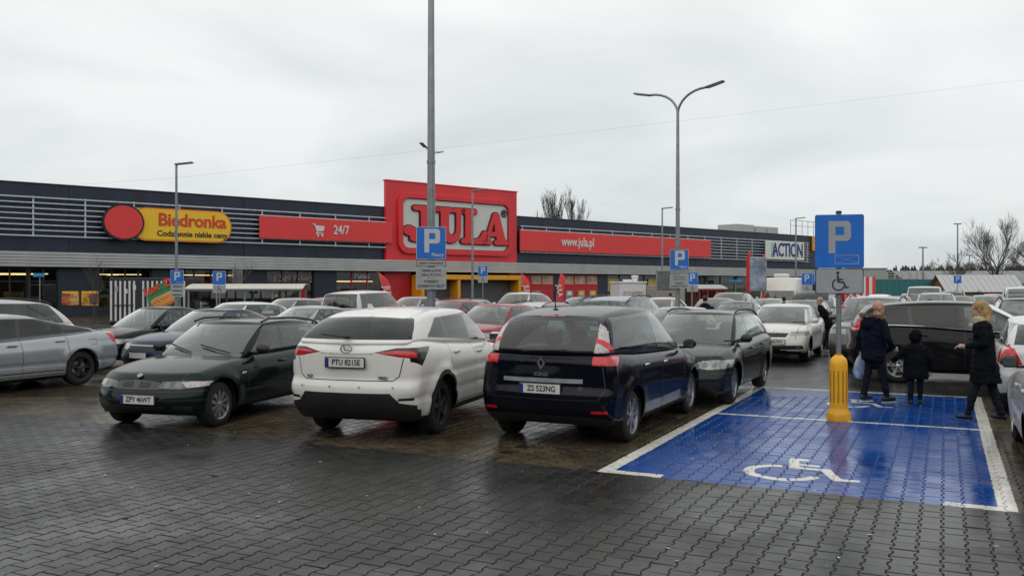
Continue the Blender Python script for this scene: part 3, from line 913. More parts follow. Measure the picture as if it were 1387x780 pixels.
class Car:
    def __init__(s, name, label, cat, S, loc=(0, 0), heading=(0, 1), group=None, res=1.0):
        s.S = S
        a, b = S['L'] / 2, S['W'] / 2
        s.a, s.b = a, b
        s.root = thing(name, label, cat, (loc[0], loc[1], 0), atan2(heading[1], heading[0]), group)
        s.top = interp(S['top'])
        s.bot = interp(S.get('bot', [(0, 0.26), (0.35, 0.20), (S['ua'] + .5, S['clr']), (S['ub'] - .5, S['clr']), (S['L'] - .4, 0.24), (S['L'], 0.30)]))
        s.fp = interp(S.get('fprof', [(0, 0.10), (0.25, 0.015), (0.42, 0.0), (0.6, 0.03), (0.85, 0.10), (1, 0.20)]))
        s.rp = interp(S.get('rprof', [(0, 0.12), (0.22, 0.02), (0.42, 0.0), (0.55, 0.03), (1, 0.07)]))
        s.sec = interp(S.get('sec', [(0, 0.925), (0.10, 0.955), (0.30, 0.985), (0.55, 1.0), (0.72, 0.992), (0.86, 0.965), (1, 0.925)]))
        s.kf, s.kr = S.get('kf', 0.26), S.get('kr', 0.16)
        s.build(res)

    # ---- shape functions
    def half(s, u, zn):
        S = s.S; L_ = S['L']
        pl = 1 - S.get('pf', 0.07) * sstep(1.0, 0.0, u) - S.get('pr', 0.06) * sstep(L_ - 1.0, L_, u)
        return s.b * s.sec(zn) * pl

    def low(s, p, Hn):
        S = s.S; a, b = s.a, s.b
        t = p.x / a; zn = max(0.0, min(1.0, p.z / Hn)); yn = p.y / b
        wf = max(0, t) ** 3; wr = max(0, -t) ** 3
        X = p.x - wf * (s.fp(zn) + s.kf * abs(yn) ** 2.4) + wr * (s.rp(zn) + s.kr * abs(yn) ** 2.6)
        u = a - X
        zb, zt = s.bot(u), s.top(u) - S.get('crown', 0.05) * yn * yn * (1 if u < S['fb'] + .3 else .4)
        Z = zb + (zt - zb) * zn
        Y = yn * s.half(u, zn)
        if abs(yn) > .7:
            for uw in (S['ua'], S['ub']):
                d = hypot(u - uw, Z - S['R'])
                Y += math.copysign(S.get('flare', 0.018) * sstep(S['R'] + .24, S['R'] + .08, d), Y)
        cr = S.get('crease')
        if cr and abs(yn) > .8:                                   # pressed line along the doors
            for zc, dep in cr: Y -= math.copysign(dep * math.exp(-((Z - zc) / 0.035) ** 2), Y)
        return Vector((X, Y, Z))

    def belt(s, u): return s.top(u) - 0.05

    def gh(s, p, Hg, ag, bg):
        S = s.S
        t = p.x / ag; zn = max(0.0, p.z / Hg); yn = p.y / bg
        bul = sin(pi * min(1, max(0, zn)))
        uf = S['fb'] + (S['ft'] - S['fb']) * zn - S.get('fbulge', 0.03) * bul
        ur = S['rb'] + (S['rt'] - S['rb']) * zn + S.get('rbulge', 0.03) * bul
        f = (t + 1) / 2
        u = ur + (uf - ur) * f
        u += S.get('gkf', 0.16) * yn * yn * max(0, t) ** 2 - S.get('gkr', 0.10) * yn * yn * max(0, -t) ** 2
        half = S['wb'] + (S['wt'] - S['wb']) * zn ** 1.15 + 0.012 * bul
        half *= 1 - S.get('gpf', 0.06) * max(0, t) ** 2.5 - S.get('gpr', 0.07) * max(0, -t) ** 2.5
        zb = s.belt(min(max(u, S['fb']), S['rb']))
        zr = S['zr'] - S.get('rdrop', 0.07) * max(0, -(t - S.get('rpk', 0.25))) ** 2 - 0.05 * max(0, t - S.get('rpk', 0.25)) ** 2 - S.get('rcrown', 0.035) * yn * yn
        return Vector((s.a - u, yn * half, zb + (zr - zb) * zn))

    def glass_u(s, z, front):
        S = s.S
        zb = s.belt(S['fb'] if front else S['rb'])
        k = (z - zb) / (S['zr'] - zb)
        return S['fb'] + (S['ft'] - S['fb']) * k if front else S['rb'] + (S['rt'] - S['rb']) * k

    # ---- cutting by outlines
    def cut(s, poly, view, tagname, side=0, nlim=0.3, zmin=None, only=None):
        """poly in (u,z) for view 'side', (y,z) for 'front'/'rear', (u,y) for 'top'. Concave outlines are split into triangles."""
        P = [Vector((p[0], p[1])) for p in poly]
        area = sum(P[i].x * P[(i + 1) % len(P)].y - P[(i + 1) % len(P)].x * P[i].y for i in range(len(P)))
        if area < 0: P.reverse()
        convex = all((P[(i + 1) % len(P)] - P[i]).cross(P[(i + 2) % len(P)] - P[(i + 1) % len(P)]) > -1e-7 for i in range(len(P)))
        tris = [P] if convex else [[P[i] for i in t] for t in geometry.tessellate_polygon([[Vector((q.x, q.y, 0)) for q in P]])]
        for T in tris:
            ar = sum(T[i].x * T[(i + 1) % len(T)].y - T[(i + 1) % len(T)].x * T[i].y for i in range(len(T)))
            if abs(ar) < 1e-7: continue
            if ar < 0: T = T[::-1]
            s._cutc(T, view, tagname, side, nlim, only)

    def _proj(s, co, view):
        if view == 'side': return s.a - co.x, co.z
        if view in ('front', 'rear'): return co.y, co.z
        return s.a - co.x, co.y

    def _cutc(s, T, view, tagname, side, nlim, only):
        bm = s.bm; lay = s.lay
        x0, x1 = min(p.x for p in T), max(p.x for p in T); y0, y1 = min(p.y for p in T), max(p.y for p in T)
        cand = []
        for f in bm.faces:
            n = f.normal
            if view == 'side':
                if n.y * side < nlim: continue
            elif view == 'front':
                if n.x < nlim or f.calc_center_median().x < s.xf: continue
            elif view == 'rear':
                if n.x > -nlim or f.calc_center_median().x > s.xr: continue
            elif n.z < nlim: continue
            if only is not None and s.names[f[lay]] not in only: continue
            q = [s._proj(v.co, view) for v in f.verts]
            if max(k[0] for k in q) < x0 or min(k[0] for k in q) > x1 or max(k[1] for k in q) < y0 or min(k[1] for k in q) > y1: continue
            cand.append(f)
        for i in range(len(T)):
            if not cand: return
            p, q = T[i], T[(i + 1) % len(T)]
            d = q - p; nrm = Vector((d.y, -d.x)).normalized()          # outward for CCW
            if view == 'side': co = Vector((s.a - p.x, 0, p.y)); no = Vector((-nrm.x, 0, nrm.y))
            elif view in ('front', 'rear'): co = Vector((0, p.x, p.y)); no = Vector((0, nrm.x, nrm.y))
            else: co = Vector((s.a - p.x, p.y, 0)); no = Vector((-nrm.x, nrm.y, 0))
            ed = {e for f in cand for e in f.edges}; ve = {v for f in cand for v in f.verts}
            r = bmesh.ops.bisect_plane(bm, geom=list(ve) + list(ed) + cand, dist=1e-5, plane_co=co, plane_no=no)
            cand = [f for f in r['geom'] if isinstance(f, bmesh.types.BMFace) and f.is_valid and (f.calc_center_median() - co).dot(no) < 0]
        if tagname not in s.names: s.names.append(tagname)
        k = s.names.index(tagname)
        for f in cand: f[lay] = k; f.normal_update()

    def both(s, poly, tagname, **kw):
        for sd in (1, -1): s.cut(poly, 'side', tagname + ('+' if sd > 0 else '-'), sd, **kw)

    def mir(s, poly, view, tagname, **kw):
        mid = min(abs(p[0]) for p in poly) < 1e-3
        s.cut(poly, view, tagname + ('' if mid else '+'), **kw); s.cut([(-p[0], p[1]) for p in poly], view, tagname + ('' if mid else '-'), **kw)

    def ysurf(s, u, z):
        zb, zt = s.bot(u), s.top(u)
        return s.half(u, max(0, min(1, (z - zb) / (zt - zb))))

    # ---- assembly
    def build(s, res):
        S = s.S; a, b = s.a, s.b
        bm = bmesh.new(); s.bm = bm
        s.xf = a - max(0.6, S.get('ft', 0.5) + .3); s.xr = -a + max(0.6, S['L'] - S.get('rt', S['L']) + .3)
        s.lay = bm.faces.layers.int.new('tag'); s.names = [T_BODY]
        Hn = 0.72; r = S.get('r', 0.10)
        vs, fs_ = rbox(a, b, Hn / 2, r, int(46 * res), int(20 * res), int(12 * res), 4)
        V = [bm.verts.new(s.low(v, Hn)) for v in vs]
        for f in fs_: bm.faces.new([V[i] for i in f])
        if 'zr' in S:
            ag = (S['rb'] - S['fb']) / 2; Hg = S['zr'] - s.belt(S['fb']); bg = S['wb']
            vs, fs_ = rbox(ag, bg, Hg / 2, min(S.get('gr', 0.09), Hg * .4), int(34 * res), int(16 * res), int(9 * res), 4)
            G = [bm.verts.new(s.gh(v, Hg, ag, bg)) for v in vs]
            for f in fs_: bm.faces.new([G[i] for i in f])
        bmesh.ops.recalc_face_normals(bm, faces=bm.faces[:])
        bm.normal_update()
        # open the cabin: no lid under the glasshouse
        if 'zr' in S:
            bm.verts.ensure_lookup_table()
            kill = []
            for f in bm.faces:
                c = f.calc_center_median(); u = a - c.x
                zt = s.top(u)
                yk = (c.y / S['wb']) ** 2
                if S['fb'] + .12 + S.get('gkf', .16) * yk < u < S['rb'] - .14 - S.get('gkr', .10) * yk and abs(c.y) < S['wb'] * .90:
                    if f.normal.z > .5 and c.z < zt + .03: kill.append(f)
                    elif f.normal.z < -.5 and c.z > s.bot(u) + .25: kill.append(f)
            bmesh.ops.delete(bm, geom=kill, context='FACES')
        # underside
        k = 'underbody'; s.names.append(k); ki = s.names.index(k)
        for f in bm.faces:
            if f.normal.z < -.6 and f.calc_center_median().z < .45: f[s.lay] = ki
        # features of the model, then windows
        if 'zr' in S: s.windows()
        s.xf = a - 0.75; s.xr = -a + 0.42
        for fn in S.get('features', []): fn(s)
        # wheel openings last
        Ra = S['R'] + S.get('gap', 0.045)
        for uw in (S['ua'], S['ub']):
            for sd in (1, -1):
                if S.get('arch_trim'):
                    C = [(uw + (Ra + .055) * cos(2 * pi * i / 24), S['R'] + .01 + (Ra + .055) * sin(2 * pi * i / 24)) for i in range(24)]
                    s.cut(C, 'side', 'arch_trim', sd, 0.15)
                C = [(uw + Ra * cos(2 * pi * i / 24), S['R'] + .01 + Ra * sin(2 * pi * i / 24)) for i in range(24)]
                s.cut(C, 'side', T_DEL, sd, 0.02)
        di = s.names.index(T_DEL)
        for f in bm.faces:
            if f.normal.z < -.2:
                c = f.calc_center_median()
                if abs(c.y) > b - .30 and c.z < .45 and any(hypot(a - c.x - uw, c.z - S['R']) < Ra for uw in (S['ua'], S['ub'])): f[s.lay] = di
        s.emit()
        s.extras()
        bm.free()

    def windows(s):
        S = s.S
        zr = S['zr']
        u0, u1 = S['fb'], S['rb']
        lo = lambda u: s.top(u) + S.get('wlo', 0.035)
        hi_f, hi_r = zr - S.get('whi', 0.105), zr - S.get('whi_r', S.get('whi', 0.105) + 0.03)
        fi, ri = S.get('fi', 0.26), S.get('ri', 0.25)
        fA = lambda z: s.glass_u(z, True) + fi
        rA = lambda z: s.glass_u(z, False) - ri
        rtop = S.get('rtop', 0.0)
        bounds = [((fA(lo(fA(1.0))), lo(fA(1.0))), (fA(hi_f) + .02, hi_f))]
        for ub in S['pillars']: bounds.append(((ub, lo(ub)), (ub + S.get('plean', 0.04), hi_f + (hi_r - hi_f) * (ub - u0) / (u1 - u0))))
        if S.get('rear_pt'): bounds.append(S['rear_pt'])
        else:
            zb_ = lo(u1 - ri)
            bounds.append(((rA(zb_), zb_), (rA(hi_r) - rtop, hi_r)))
        e = 0.022
        tr = [(bounds[0][0][0] - e * 1.5, bounds[0][0][1] - e), (bounds[-1][0][0] + e, bounds[-1][0][1] - e), (bounds[-1][1][0] + e, bounds[-1][1][1] + e), (bounds[0][1][0] - e, bounds[0][1][1] + e)]
        s.both(tr, 'trim', nlim=0.25)
        th = S.get('pth', 0.035)
        for i in range(len(bounds) - 1):
            l, r_ = bounds[i], bounds[i + 1]
            dl = 0 if i == 0 else th; dr = 0 if i == len(bounds) - 2 else th
            q = [(l[0][0] + dl, l[0][1]), (r_[0][0] - dr, r_[0][1]), (r_[1][0] - dr, r_[1][1]), (l[1][0] + dl, l[1][1])]
            tint = i >= S.get('tint_from', 9)
            s.both(q, ('tinted_window%d' if tint else 'side_window%d') % i, nlim=0.25)
        # windscreen and rear glass
        zt, zb_ = zr - S.get('ws_top', 0.075), s.top(u0) - 0.03
        s.cut([(-(S['wb'] - .085), zb_), (S['wb'] - .085, zb_), (S['wt'] - .055, zt), (-(S['wt'] - .055), zt)], 'front', 'windscreen', nlim=0.2)
        rw = S.get('rear_win')
        if rw is None:
            zb_ = s.top(u1) + .05; zt = zr - .12
            rw = [(S['wb'] - .14, zb_), (S['wt'] - .06, zt), (-(S['wt'] - .06), zt), (-(S['wb'] - .14), zb_)]
        if S.get('rear_trim'): s.cut(S['rear_trim'], 'rear', 'rear_trim', nlim=0.2)
        s.cut(rw, 'rear', 'tinted_rear_window' if S.get('rear_tint') else 'rear_window', nlim=0.2)

    MATMAP = {'underbody': M_PLAST, 'trim': M_GLOSSB, 'rear_trim': M_GLOSSB, 'windscreen': M_CGW, 'rear_window': M_CG, 'tinted_rear_window': M_CGD, 'side_window': M_CG, 'tinted_window': M_CGD,
              'headlight': M_LENS, 'headlight_dark': M_LENSD, 'reflector': M_CHROME, 'nose_panel': M_GLOSSB, 'lamp_bowl': mat('lamp_bowl', (0.16, 0.17, 0.17), 0.25, 0.6), 'kidney_frame': mat('dull_chrome', (0.10, 0.105, 0.11), 0.3, 0.6), 'tail_light': M_TAIL, 'tail_light_clear': M_TAILB, 'tail_light_dark': M_GLOSSB, 'grille': M_PLAST, 'grille_frame': M_CHROME,
              'air_intake': M_PLAST, 'bumper': M_PLAST, 'seam': M_BLACK, 'arch_trim': M_PLAST, 'indicator': M_AMBL, 'chrome_strip': M_CHROME, 'sill_strip': M_SILV, 'clear_indicator': M_TAILB, 'roof_glass': M_GLOSSB}
    PARTNAME = {'tinted_rear_window': 'rear_window', 'tinted_window': 'side_window', 'headlight_dark': 'headlight', 'tail_light_dark': 'tail_light_housing', 'tail_light_clear': 'tail_light_housing', 'clear_indicator': 'indicator'}

    def emit(s):
        bm = s.bm; lay = s.lay; S = s.S
        groups = {}
        for f in bm.faces:
            n = s.names[f[lay]]
            if n == T_DEL: continue
            base = n.rstrip('+-').rstrip('0123456789')
            groups.setdefault(T_BODY if base == 'seam' else n, []).append(f)
        s.parts = {}
        for n in sorted(groups, key=lambda k: k == T_BODY):
            fl = groups[n]
            base = n.rstrip('+-').rstrip('0123456789')
            isl = [fl]
            if base not in (T_BODY, 'underbody'):                # pieces that do not touch are parts of their own
                left = set(fl); isl = []
                while left:
                    st = [left.pop()]; comp = []
                    while st:
                        f = st.pop(); comp.append(f)
                        for v in f.verts:
                            for g in v.link_faces:
                                if g in left: left.discard(g); st.append(g)
                    isl.append(comp)
                isl.sort(key=lambda c: -sum(f.calc_area() for f in c))
                for comp in isl[1:]:
                    if sum(f.calc_area() for f in comp) <= 0.0015:
                        groups[T_BODY] += comp                     # crumbs go back to the body
                isl = [isl[0]] + [c for c in isl[1:] if sum(f.calc_area() for f in c) > 0.0015]
            m = S['paint'] if base in (T_BODY, 'door', 'tailgate', 'bonnet', 'painted_bumper') else S.get('mats', {}).get(base, s.MATMAP.get(base, M_PLAST))
            for comp in isl:
                vm = {}; vs = []; fs_ = []; mi = []
                for f in comp:
                    q = []
                    for v in f.verts:
                        if v not in vm: vm[v] = len(vs); vs.append(v.co.copy())
                        q.append(vm[v])
                    fs_.append(q); mi.append(1 if s.names[f[lay]].startswith('seam') else 0)
                me = bpy.data.meshes.new(s.PARTNAME.get(base, base))
                me.from_pydata(vs, [], fs_)
                me.materials.append(m)
                if base == T_BODY: me.materials.append(M_BLACK); me.polygons.foreach_set('material_index', mi)
                me.polygons.foreach_set('use_smooth', [True] * len(me.polygons))
                me.set_sharp_from_angle(angle=radians(38))
                me.update()
                s.parts[n] = link(s.PARTNAME.get(base, base), me, s.root)

    def extras(s):
        S = s.S; a, b = s.a, s.b
        R_ = S['R']; rim_r = S.get('rim_r', R_ * 0.66)
        tyre, rim = wheel_meshes(R_, rim_r, S.get('rim', 'five'), S.get('rim_mat', M_ALLOY))
        key = 'arch_me'
        Ra = R_ + S.get('gap', 0.045)
        ar = MB()
        n = 20; pts = [(Ra * cos(pi * 1.25 * i / n - pi * .125), Ra * sin(pi * 1.25 * i / n - pi * .125)) for i in range(n + 1)]
        vs = [(x, 0.0, z) for x, z in pts] + [(x, -0.30, z) for x, z in pts]
        ar.add(vs, [(i, i + 1, n + 2 + i, n + 1 + i) for i in range(n)] + [[n + 1 + i for i in range(n + 1)]])
        arm = ar.mesh('wheel_arch', M_PLAST, 60)
        for uw in (S['ua'], S['ub']):
            for sd in (1, -1):
                yo = b - S.get('track_in', 0.045)
                w = link('wheel', tyre, s.root)
                st = S.get('steer', 0.0) if uw == S['ua'] else 0.0
                w.matrix_basis = Matrix.Translation((a - uw, sd * (yo - 0.1075), R_ - 0.004)) @ Matrix.Rotation(st, 4, 'Z') @ Matrix.Rotation(radians(-90 * sd), 4, 'X') @ Matrix.Rotation(random.uniform(0, 1), 4, 'Z')
                rr = link('rim', rim, w)
                o = link('wheel_arch', arm, s.root)
                o.matrix_basis = Matrix.Translation((a - uw, sd * (b - 0.05), R_ + .01)) @ Matrix.Scale(sd, 4, (0, 1, 0))
        if 'zr' not in S: return
        bl = s.belt(S['fb'] + 1)
        # cabin tub, dashboard, seats, wheel
        x1, x0 = a - S['fb'] - 0.10, a - S['rb'] + 0.45
        zb = 0.34; zt = bl - 0.10
        hw = S['wb'] - 0.13
        tub = MB().add([(x0, -hw, zb), (x1, -hw, zb), (x1, hw, zb), (x0, hw, zb), (x0, -hw, zt), (x1, -hw, zt), (x1, hw, zt), (x0, hw, zt)], [(0, 1, 2, 3), (0, 4, 5, 1), (1, 5, 6, 2), (2, 6, 7, 3), (3, 7, 4, 0)])
        tub.build('cabin_lining', M_SEAT, s.root)
        MB().box((a - S['fb'] - 0.42, 0, bl - 0.14), (0.62, hw * 1.9, 0.30), 0.08).build('dashboard', M_PLAST, s.root, 40)
        sm = SEAT_G if S.get('grey_seats') else SEAT_ME
        zs = min(0.42, S['zr'] - 1.12)
        ft = S['fb'] + 1.22
        for u in ([ft, ft + 0.92] if S['rb'] - ft > 1.2 else [ft]):
            for sd in (1, -1): link('seat', sm, s.root, (a - u + 0.1, sd * 0.36, zs))
        link('steering_wheel', STW_ME, s.root, (a - S['fb'] - 0.72, 0.36, bl - 0.03))
        # mirrors
        if S.get('mirrors', True):
            um = S['fb'] + S.get('mir_u', 0.42); zm = s.top(um) + S.get('mir_z', 0.06)
            ys = S['wb']
            for sd in (1, -1):
                m = MB().box((0, 0, 0), (0.13, 0.19, 0.135), 0.045)
                m.box((0.0, -sd * 0.11, -0.055), (0.06, 0.10, 0.035), 0.01)
                o = m.build('mirror', S.get('mir_mat', S['paint']), s.root, 50, (a - um, sd * (ys + 0.13), zm))
                MB().box((-0.066, sd * 0.0, 0), (0.006, 0.145, 0.09), 0.002).build('mirror_glass', M_MIRR, o)
        for u, z in S.get('handles', []):
            for sd in (1, -1):
                MB().box((0, 0, 0), (0.20, 0.032, 0.034), 0.012).build('door_handle', S.get('handle_mat', S['paint']), s.root, 50, (a - u, sd * (s.ysurf(u, z) + 0.012), z))
        if S.get('rails'):
            for sd in (1, -1):
                ua_, ub_ = S['rails']
                pts = []
                for i in range(9):
                    u = ua_ + (ub_ - ua_) * i / 8
                    y = S['wt'] - 0.035
                    k = 0.02 if i in (0, 8) else 0.065
                    t = 1 - 2 * (u - S['ft']) / (S['rt'] - S['ft'])
                    z = S['zr'] - S.get('rdrop', 0.07) * max(0, -(t - .25)) ** 2 - 0.055 + k
                    pts.append((a - u, sd * y, z))
                MB().tube(pts, 0.017, 8).build('roof_rail', S.get('rail_mat', M_PLAST), s.root, 60)
        if S.get('wipers'):
            for y0, y1 in ((0.55, 0.02), (-0.05, -0.55)):
                P = []
                for k, y in enumerate((y0, (y0 + y1) / 2, y1)):
                    z = s.top(S['fb']) + 0.02 + 0.05 * k
                    u = s.glass_u(z, True) + 0.16 * (y / S['wb']) ** 2 - 0.05
                    P.append((a - u, y, z + 0.02))
                MB().tube(P, 0.012, 5).build('wiper', M_PLAST, s.root)
        for e in S.get('extra', []): e(s)

    def plate(s, z, txt, front, y=0.0, w=0.52, tilt=0.0, off=0.012, dark=False):
        zn = (z - s.bot(0.1 if front else s.S['L'] - .1)) / (s.top(0.1 if front else s.S['L'] - .1) - s.bot(0.1 if front else s.S['L'] - .1))
        x = s.a - s.fp(zn) if front else -s.a + s.rp(zn)
        x += (off if front else -off)
        rz = radians(90) if front else radians(-90)        # plate drawn facing local -y
        o = MB().box((0, 0, 0), (w + 0.03, 0.02, 0.135), 0.006).build('licence_plate', M_PLAST, s.root)
        o.matrix_basis = Matrix.Translation((x, y, z)) @ Matrix.Rotation(rz, 4, 'Z') @ Matrix.Rotation(tilt, 4, 'X')
        MB().box((0, -0.011, 0), (w, 0.004, 0.112), 0.0015).build('plate_face', M_PLATE, o)
        MB().box((-w / 2 + 0.022, -0.0135, 0), (0.042, 0.003, 0.108)).build('plate_band', M_PBLUE, o)
        if txt: stand(text_mesh(txt, 0.098, 0.0008, 0.0022, sx=0.86), 'plate_lettering', M_BLACK, o, (0.02, -0.0145, 0.0))
        return o

    def letters(s, txt, size, y, z, front, m, off=0.004, bold=0.002, u=None):
        Lx = s.S['L']
        zn = (z - s.bot(.1 if front else Lx - .1)) / (s.top(.1 if front else Lx - .1) - s.bot(.1 if front else Lx - .1))
        yn = abs(y) / s.b
        x = (s.a - s.fp(zn) - s.kf * yn ** 2.4) if front else (-s.a + s.rp(zn) + s.kr * yn ** 2.6)
        x += off if front else -off
        o = stand(text_mesh(txt, size, 0.002, bold), 'badge_lettering', m, s.root, (x, y, z), radians(90 if front else -90))
        return o

    def place(s, ref_u, ref_side, world):
        """move so the contact point of one wheel stands on a ground point"""
        loc = Vector((s.a - ref_u, ref_side * (s.b - 0.15), 0))
        r = Matrix.Rotation(s.root.rotation_euler.z, 4, 'Z')
        d = Vector((world[0], world[1], 0)) - r @ loc
        s.root.location = (d.x, d.y, 0)
        return s


def line(c, p, q, w=0.011, name='seam'):
    """panel gap on both sides between (u,z) points"""
    d = Vector((q[0] - p[0], q[1] - p[1])).normalized(); n = Vector((-d.y, d.x)) * (w / 2)
    c.both([(p[0] - n.x, p[1] - n.y), (q[0] - n.x, q[1] - n.y), (q[0] + n.x, q[1] + n.y), (p[0] + n.x, p[1] + n.y)], name, nlim=0.25)


def fline(c, p, q, view, w=0.011, name='seam'):
    d = Vector((q[0] - p[0], q[1] - p[1])).normalized(); n = Vector((-d.y, d.x)) * (w / 2)
    c.mir([(p[0] - n.x, p[1] - n.y), (q[0] - n.x, q[1] - n.y), (q[0] + n.x, q[1] + n.y), (p[0] + n.x, p[1] + n.y)], view, name, nlim=0.12)


def doors(us, zlo, name='door'):
    """us: door edges from front to rear"""
    def fn(c):
        for i in range(len(us) - 1):
            P = [(us[i], zlo), (us[i + 1], zlo), (us[i + 1], c.top(us[i + 1]) + .0), (us[i], c.top(us[i]) + .0)]
            c.both(P, 'door%d' % i, nlim=0.35, only=(T_BODY,))
        for u in us: line(c, (u, zlo), (u, c.top(u) - 0.01))
        line(c, (us[0], zlo), (us[-1], zlo))
    return fn


def circle(cx, cz, r, n=14): return [(cx + r * cos(2 * pi * i / n), cz + r * sin(2 * pi * i / n)) for i in range(n)]
# ---- the models ------------------------------------------------------------
def mk(base, **kw):
    d = dict(base); d.update(kw); return d


def f_bonnet(c):                                   # shut line between bonnet and wings
    S = c.S
    for sd in (1, -1):
        c.cut([(0.16, sd * (c.b * .66)), (S['fb'] + .12, sd * (c.b * .80)), (S['fb'] + .12, sd * (c.b * .80 + .012)), (0.16, sd * (c.b * .66 + .012))], 'top', 'seam')


# dark green estate, nose to the camera
def bmw_front(c):
    c.mir([(0.33, 0.580), (0.60, 0.565), (0.86, 0.595), (0.86, 0.655), (0.62, 0.672), (0.36, 0.660)], 'front', 'headlight_dark', nlim=0.12)
    c.both([(0.05, 0.57), (0.36, 0.60), (0.36, 0.655), (0.05, 0.67)], 'headlight_dark', nlim=0.2)
    c.both([(0.24, 0.585), (0.42, 0.605), (0.42, 0.65), (0.24, 0.655)], 'clear_indicator', nlim=0.2)
    c.mir([(0.68, 0.582), (0.85, 0.598), (0.85, 0.652), (0.68, 0.664)], 'front', 'clear_indicator', nlim=0.12)
    c.mir(circle(0.44, 0.62, 0.04), 'front', 'lamp_bowl'); c.mir(circle(0.56, 0.62, 0.04), 'front', 'lamp_bowl')
    c.mir([(0.0, 0.562), (0.34, 0.562), (0.33, 0.655), (0.0, 0.682)], 'front', 'nose_panel')
    c.mir([(0.025, 0.57), (0.20, 0.565), (0.24, 0.60), (0.225, 0.665), (0.035, 0.675)], 'front', 'kidney_frame')
    c.mir([(0.035, 0.578), (0.195, 0.573), (0.23, 0.602), (0.215, 0.657), (0.043, 0.667)], 'front', 'grille')
    fline(c, (0.0, 0.535), (0.88, 0.535), 'front', 0.014); line(c, (0.0, 0.535), (0.42, 0.535), 0.014)
    c.mir([(0, 0.25), (0.46, 0.25), (0.42, 0.345), (0, 0.345)], 'front', 'air_intake')
    c.mir([(0.52, 0.26), (0.74, 0.27), (0.74, 0.34), (0.54, 0.345)], 'front', 'air_intake')
    fline(c, (0.0, 0.42), (0.87, 0.42), 'front', 0.03); line(c, (0.05, 0.42), (0.42, 0.42), 0.03)
    c.both([(1.22, 0.685), (1.32, 0.69), (1.32, 0.715), (1.22, 0.71)], 'clear_indicator')
    line(c, (1.15, 0.45), (4.3, 0.45), 0.035, 'seam')
P_GREEN = paint('dark_green', (0.004, 0.011, 0.011), 0.1, 0.15, 0.2)
BMW = dict(L=4.48, W=1.74, ua=0.76, ub=3.485, R=0.312, clr=0.20, paint=P_GREEN, rim='holes', top=[(0, 0.60), (0.10, 0.70), (0.3, 0.775), (1.3, 0.925), (2.0, 0.945), (3.6, 0.975), (4.3, 0.97), (4.48, 0.93)],
           fprof=[(0, 0.10), (0.2, 0.015), (0.45, 0.0), (0.62, 0.03), (0.85, 0.09), (1, 0.16)], fb=1.24, ft=2.0, rt=3.85, rb=4.40, zr=1.415, wb=0.775, wt=0.63, gpr=0.04, kf=0.30, pillars=[2.42, 3.40], pth=0.04, ri=0.32, rails=(2.1, 3.9), wipers=True,
           handles=[(2.28, 0.80), (3.22, 0.82)], mir_mat=M_PLAST, features=[doors([1.36, 2.44, 3.36], 0.31), f_bonnet, bmw_front], mir_z=0.07, grey_seats=True)

# pearl white SUV, tail to the camera
def lex_rear(c):
    c.mir([(0.0, 0.20), (0.97, 0.20), (0.97, 0.44), (0.68, 0.50), (0.58, 0.615), (0.0, 0.615)], 'rear', 'bumper', nlim=0.45)
    c.both([(4.12, 0.20), (4.65, 0.20), (4.65, 0.44), (4.25, 0.40)], 'bumper', nlim=0.3)
    # blade-shaped lamps
    c.mir([(0.36, 1.11), (0.66, 1.055), (0.97, 1.02), (0.97, 1.17), (0.62, 1.165)], 'rear', 'tail_light_dark', nlim=0.55)
    c.both([(3.95, 1.165), (4.12, 1.06), (4.28, 0.94), (4.40, 0.99), (4.64, 1.02), (4.64, 1.17)], 'tail_light_dark', nlim=0.5)
    c.mir([(0.40, 1.11), (0.66, 1.063), (0.97, 1.035), (0.97, 1.115), (0.64, 1.135)], 'rear', 'tail_light', nlim=0.55)
    c.both([(4.36, 1.09), (4.44, 1.03), (4.64, 1.035), (4.64, 1.115), (4.40, 1.13)], 'tail_light', nlim=0.5)
    fline(c, (0.0, 0.765), (0.60, 0.765), 'rear', 0.012); fline(c, (0.60, 0.765), (0.67, 0.82), 'rear', 0.012); fline(c, (0.67, 0.82), (0.72, 1.04), 'rear', 0.012)
    fline(c, (0.0, 1.085), (0.36, 1.095), 'rear', 0.016, 'tail_light_clear')
    c.mir([(0.66, 0.52), (0.84, 0.525), (0.84, 0.56), (0.68, 0.555)], 'rear', 'seam')
    c.both([(1.25, 0.24), (3.2, 0.24), (3.2, 0.33), (1.25, 0.33)], 'bumper')
P_PEARL = paint('pearl_white', (0.76, 0.745, 0.71), 0.0, 0.45, 0.25)
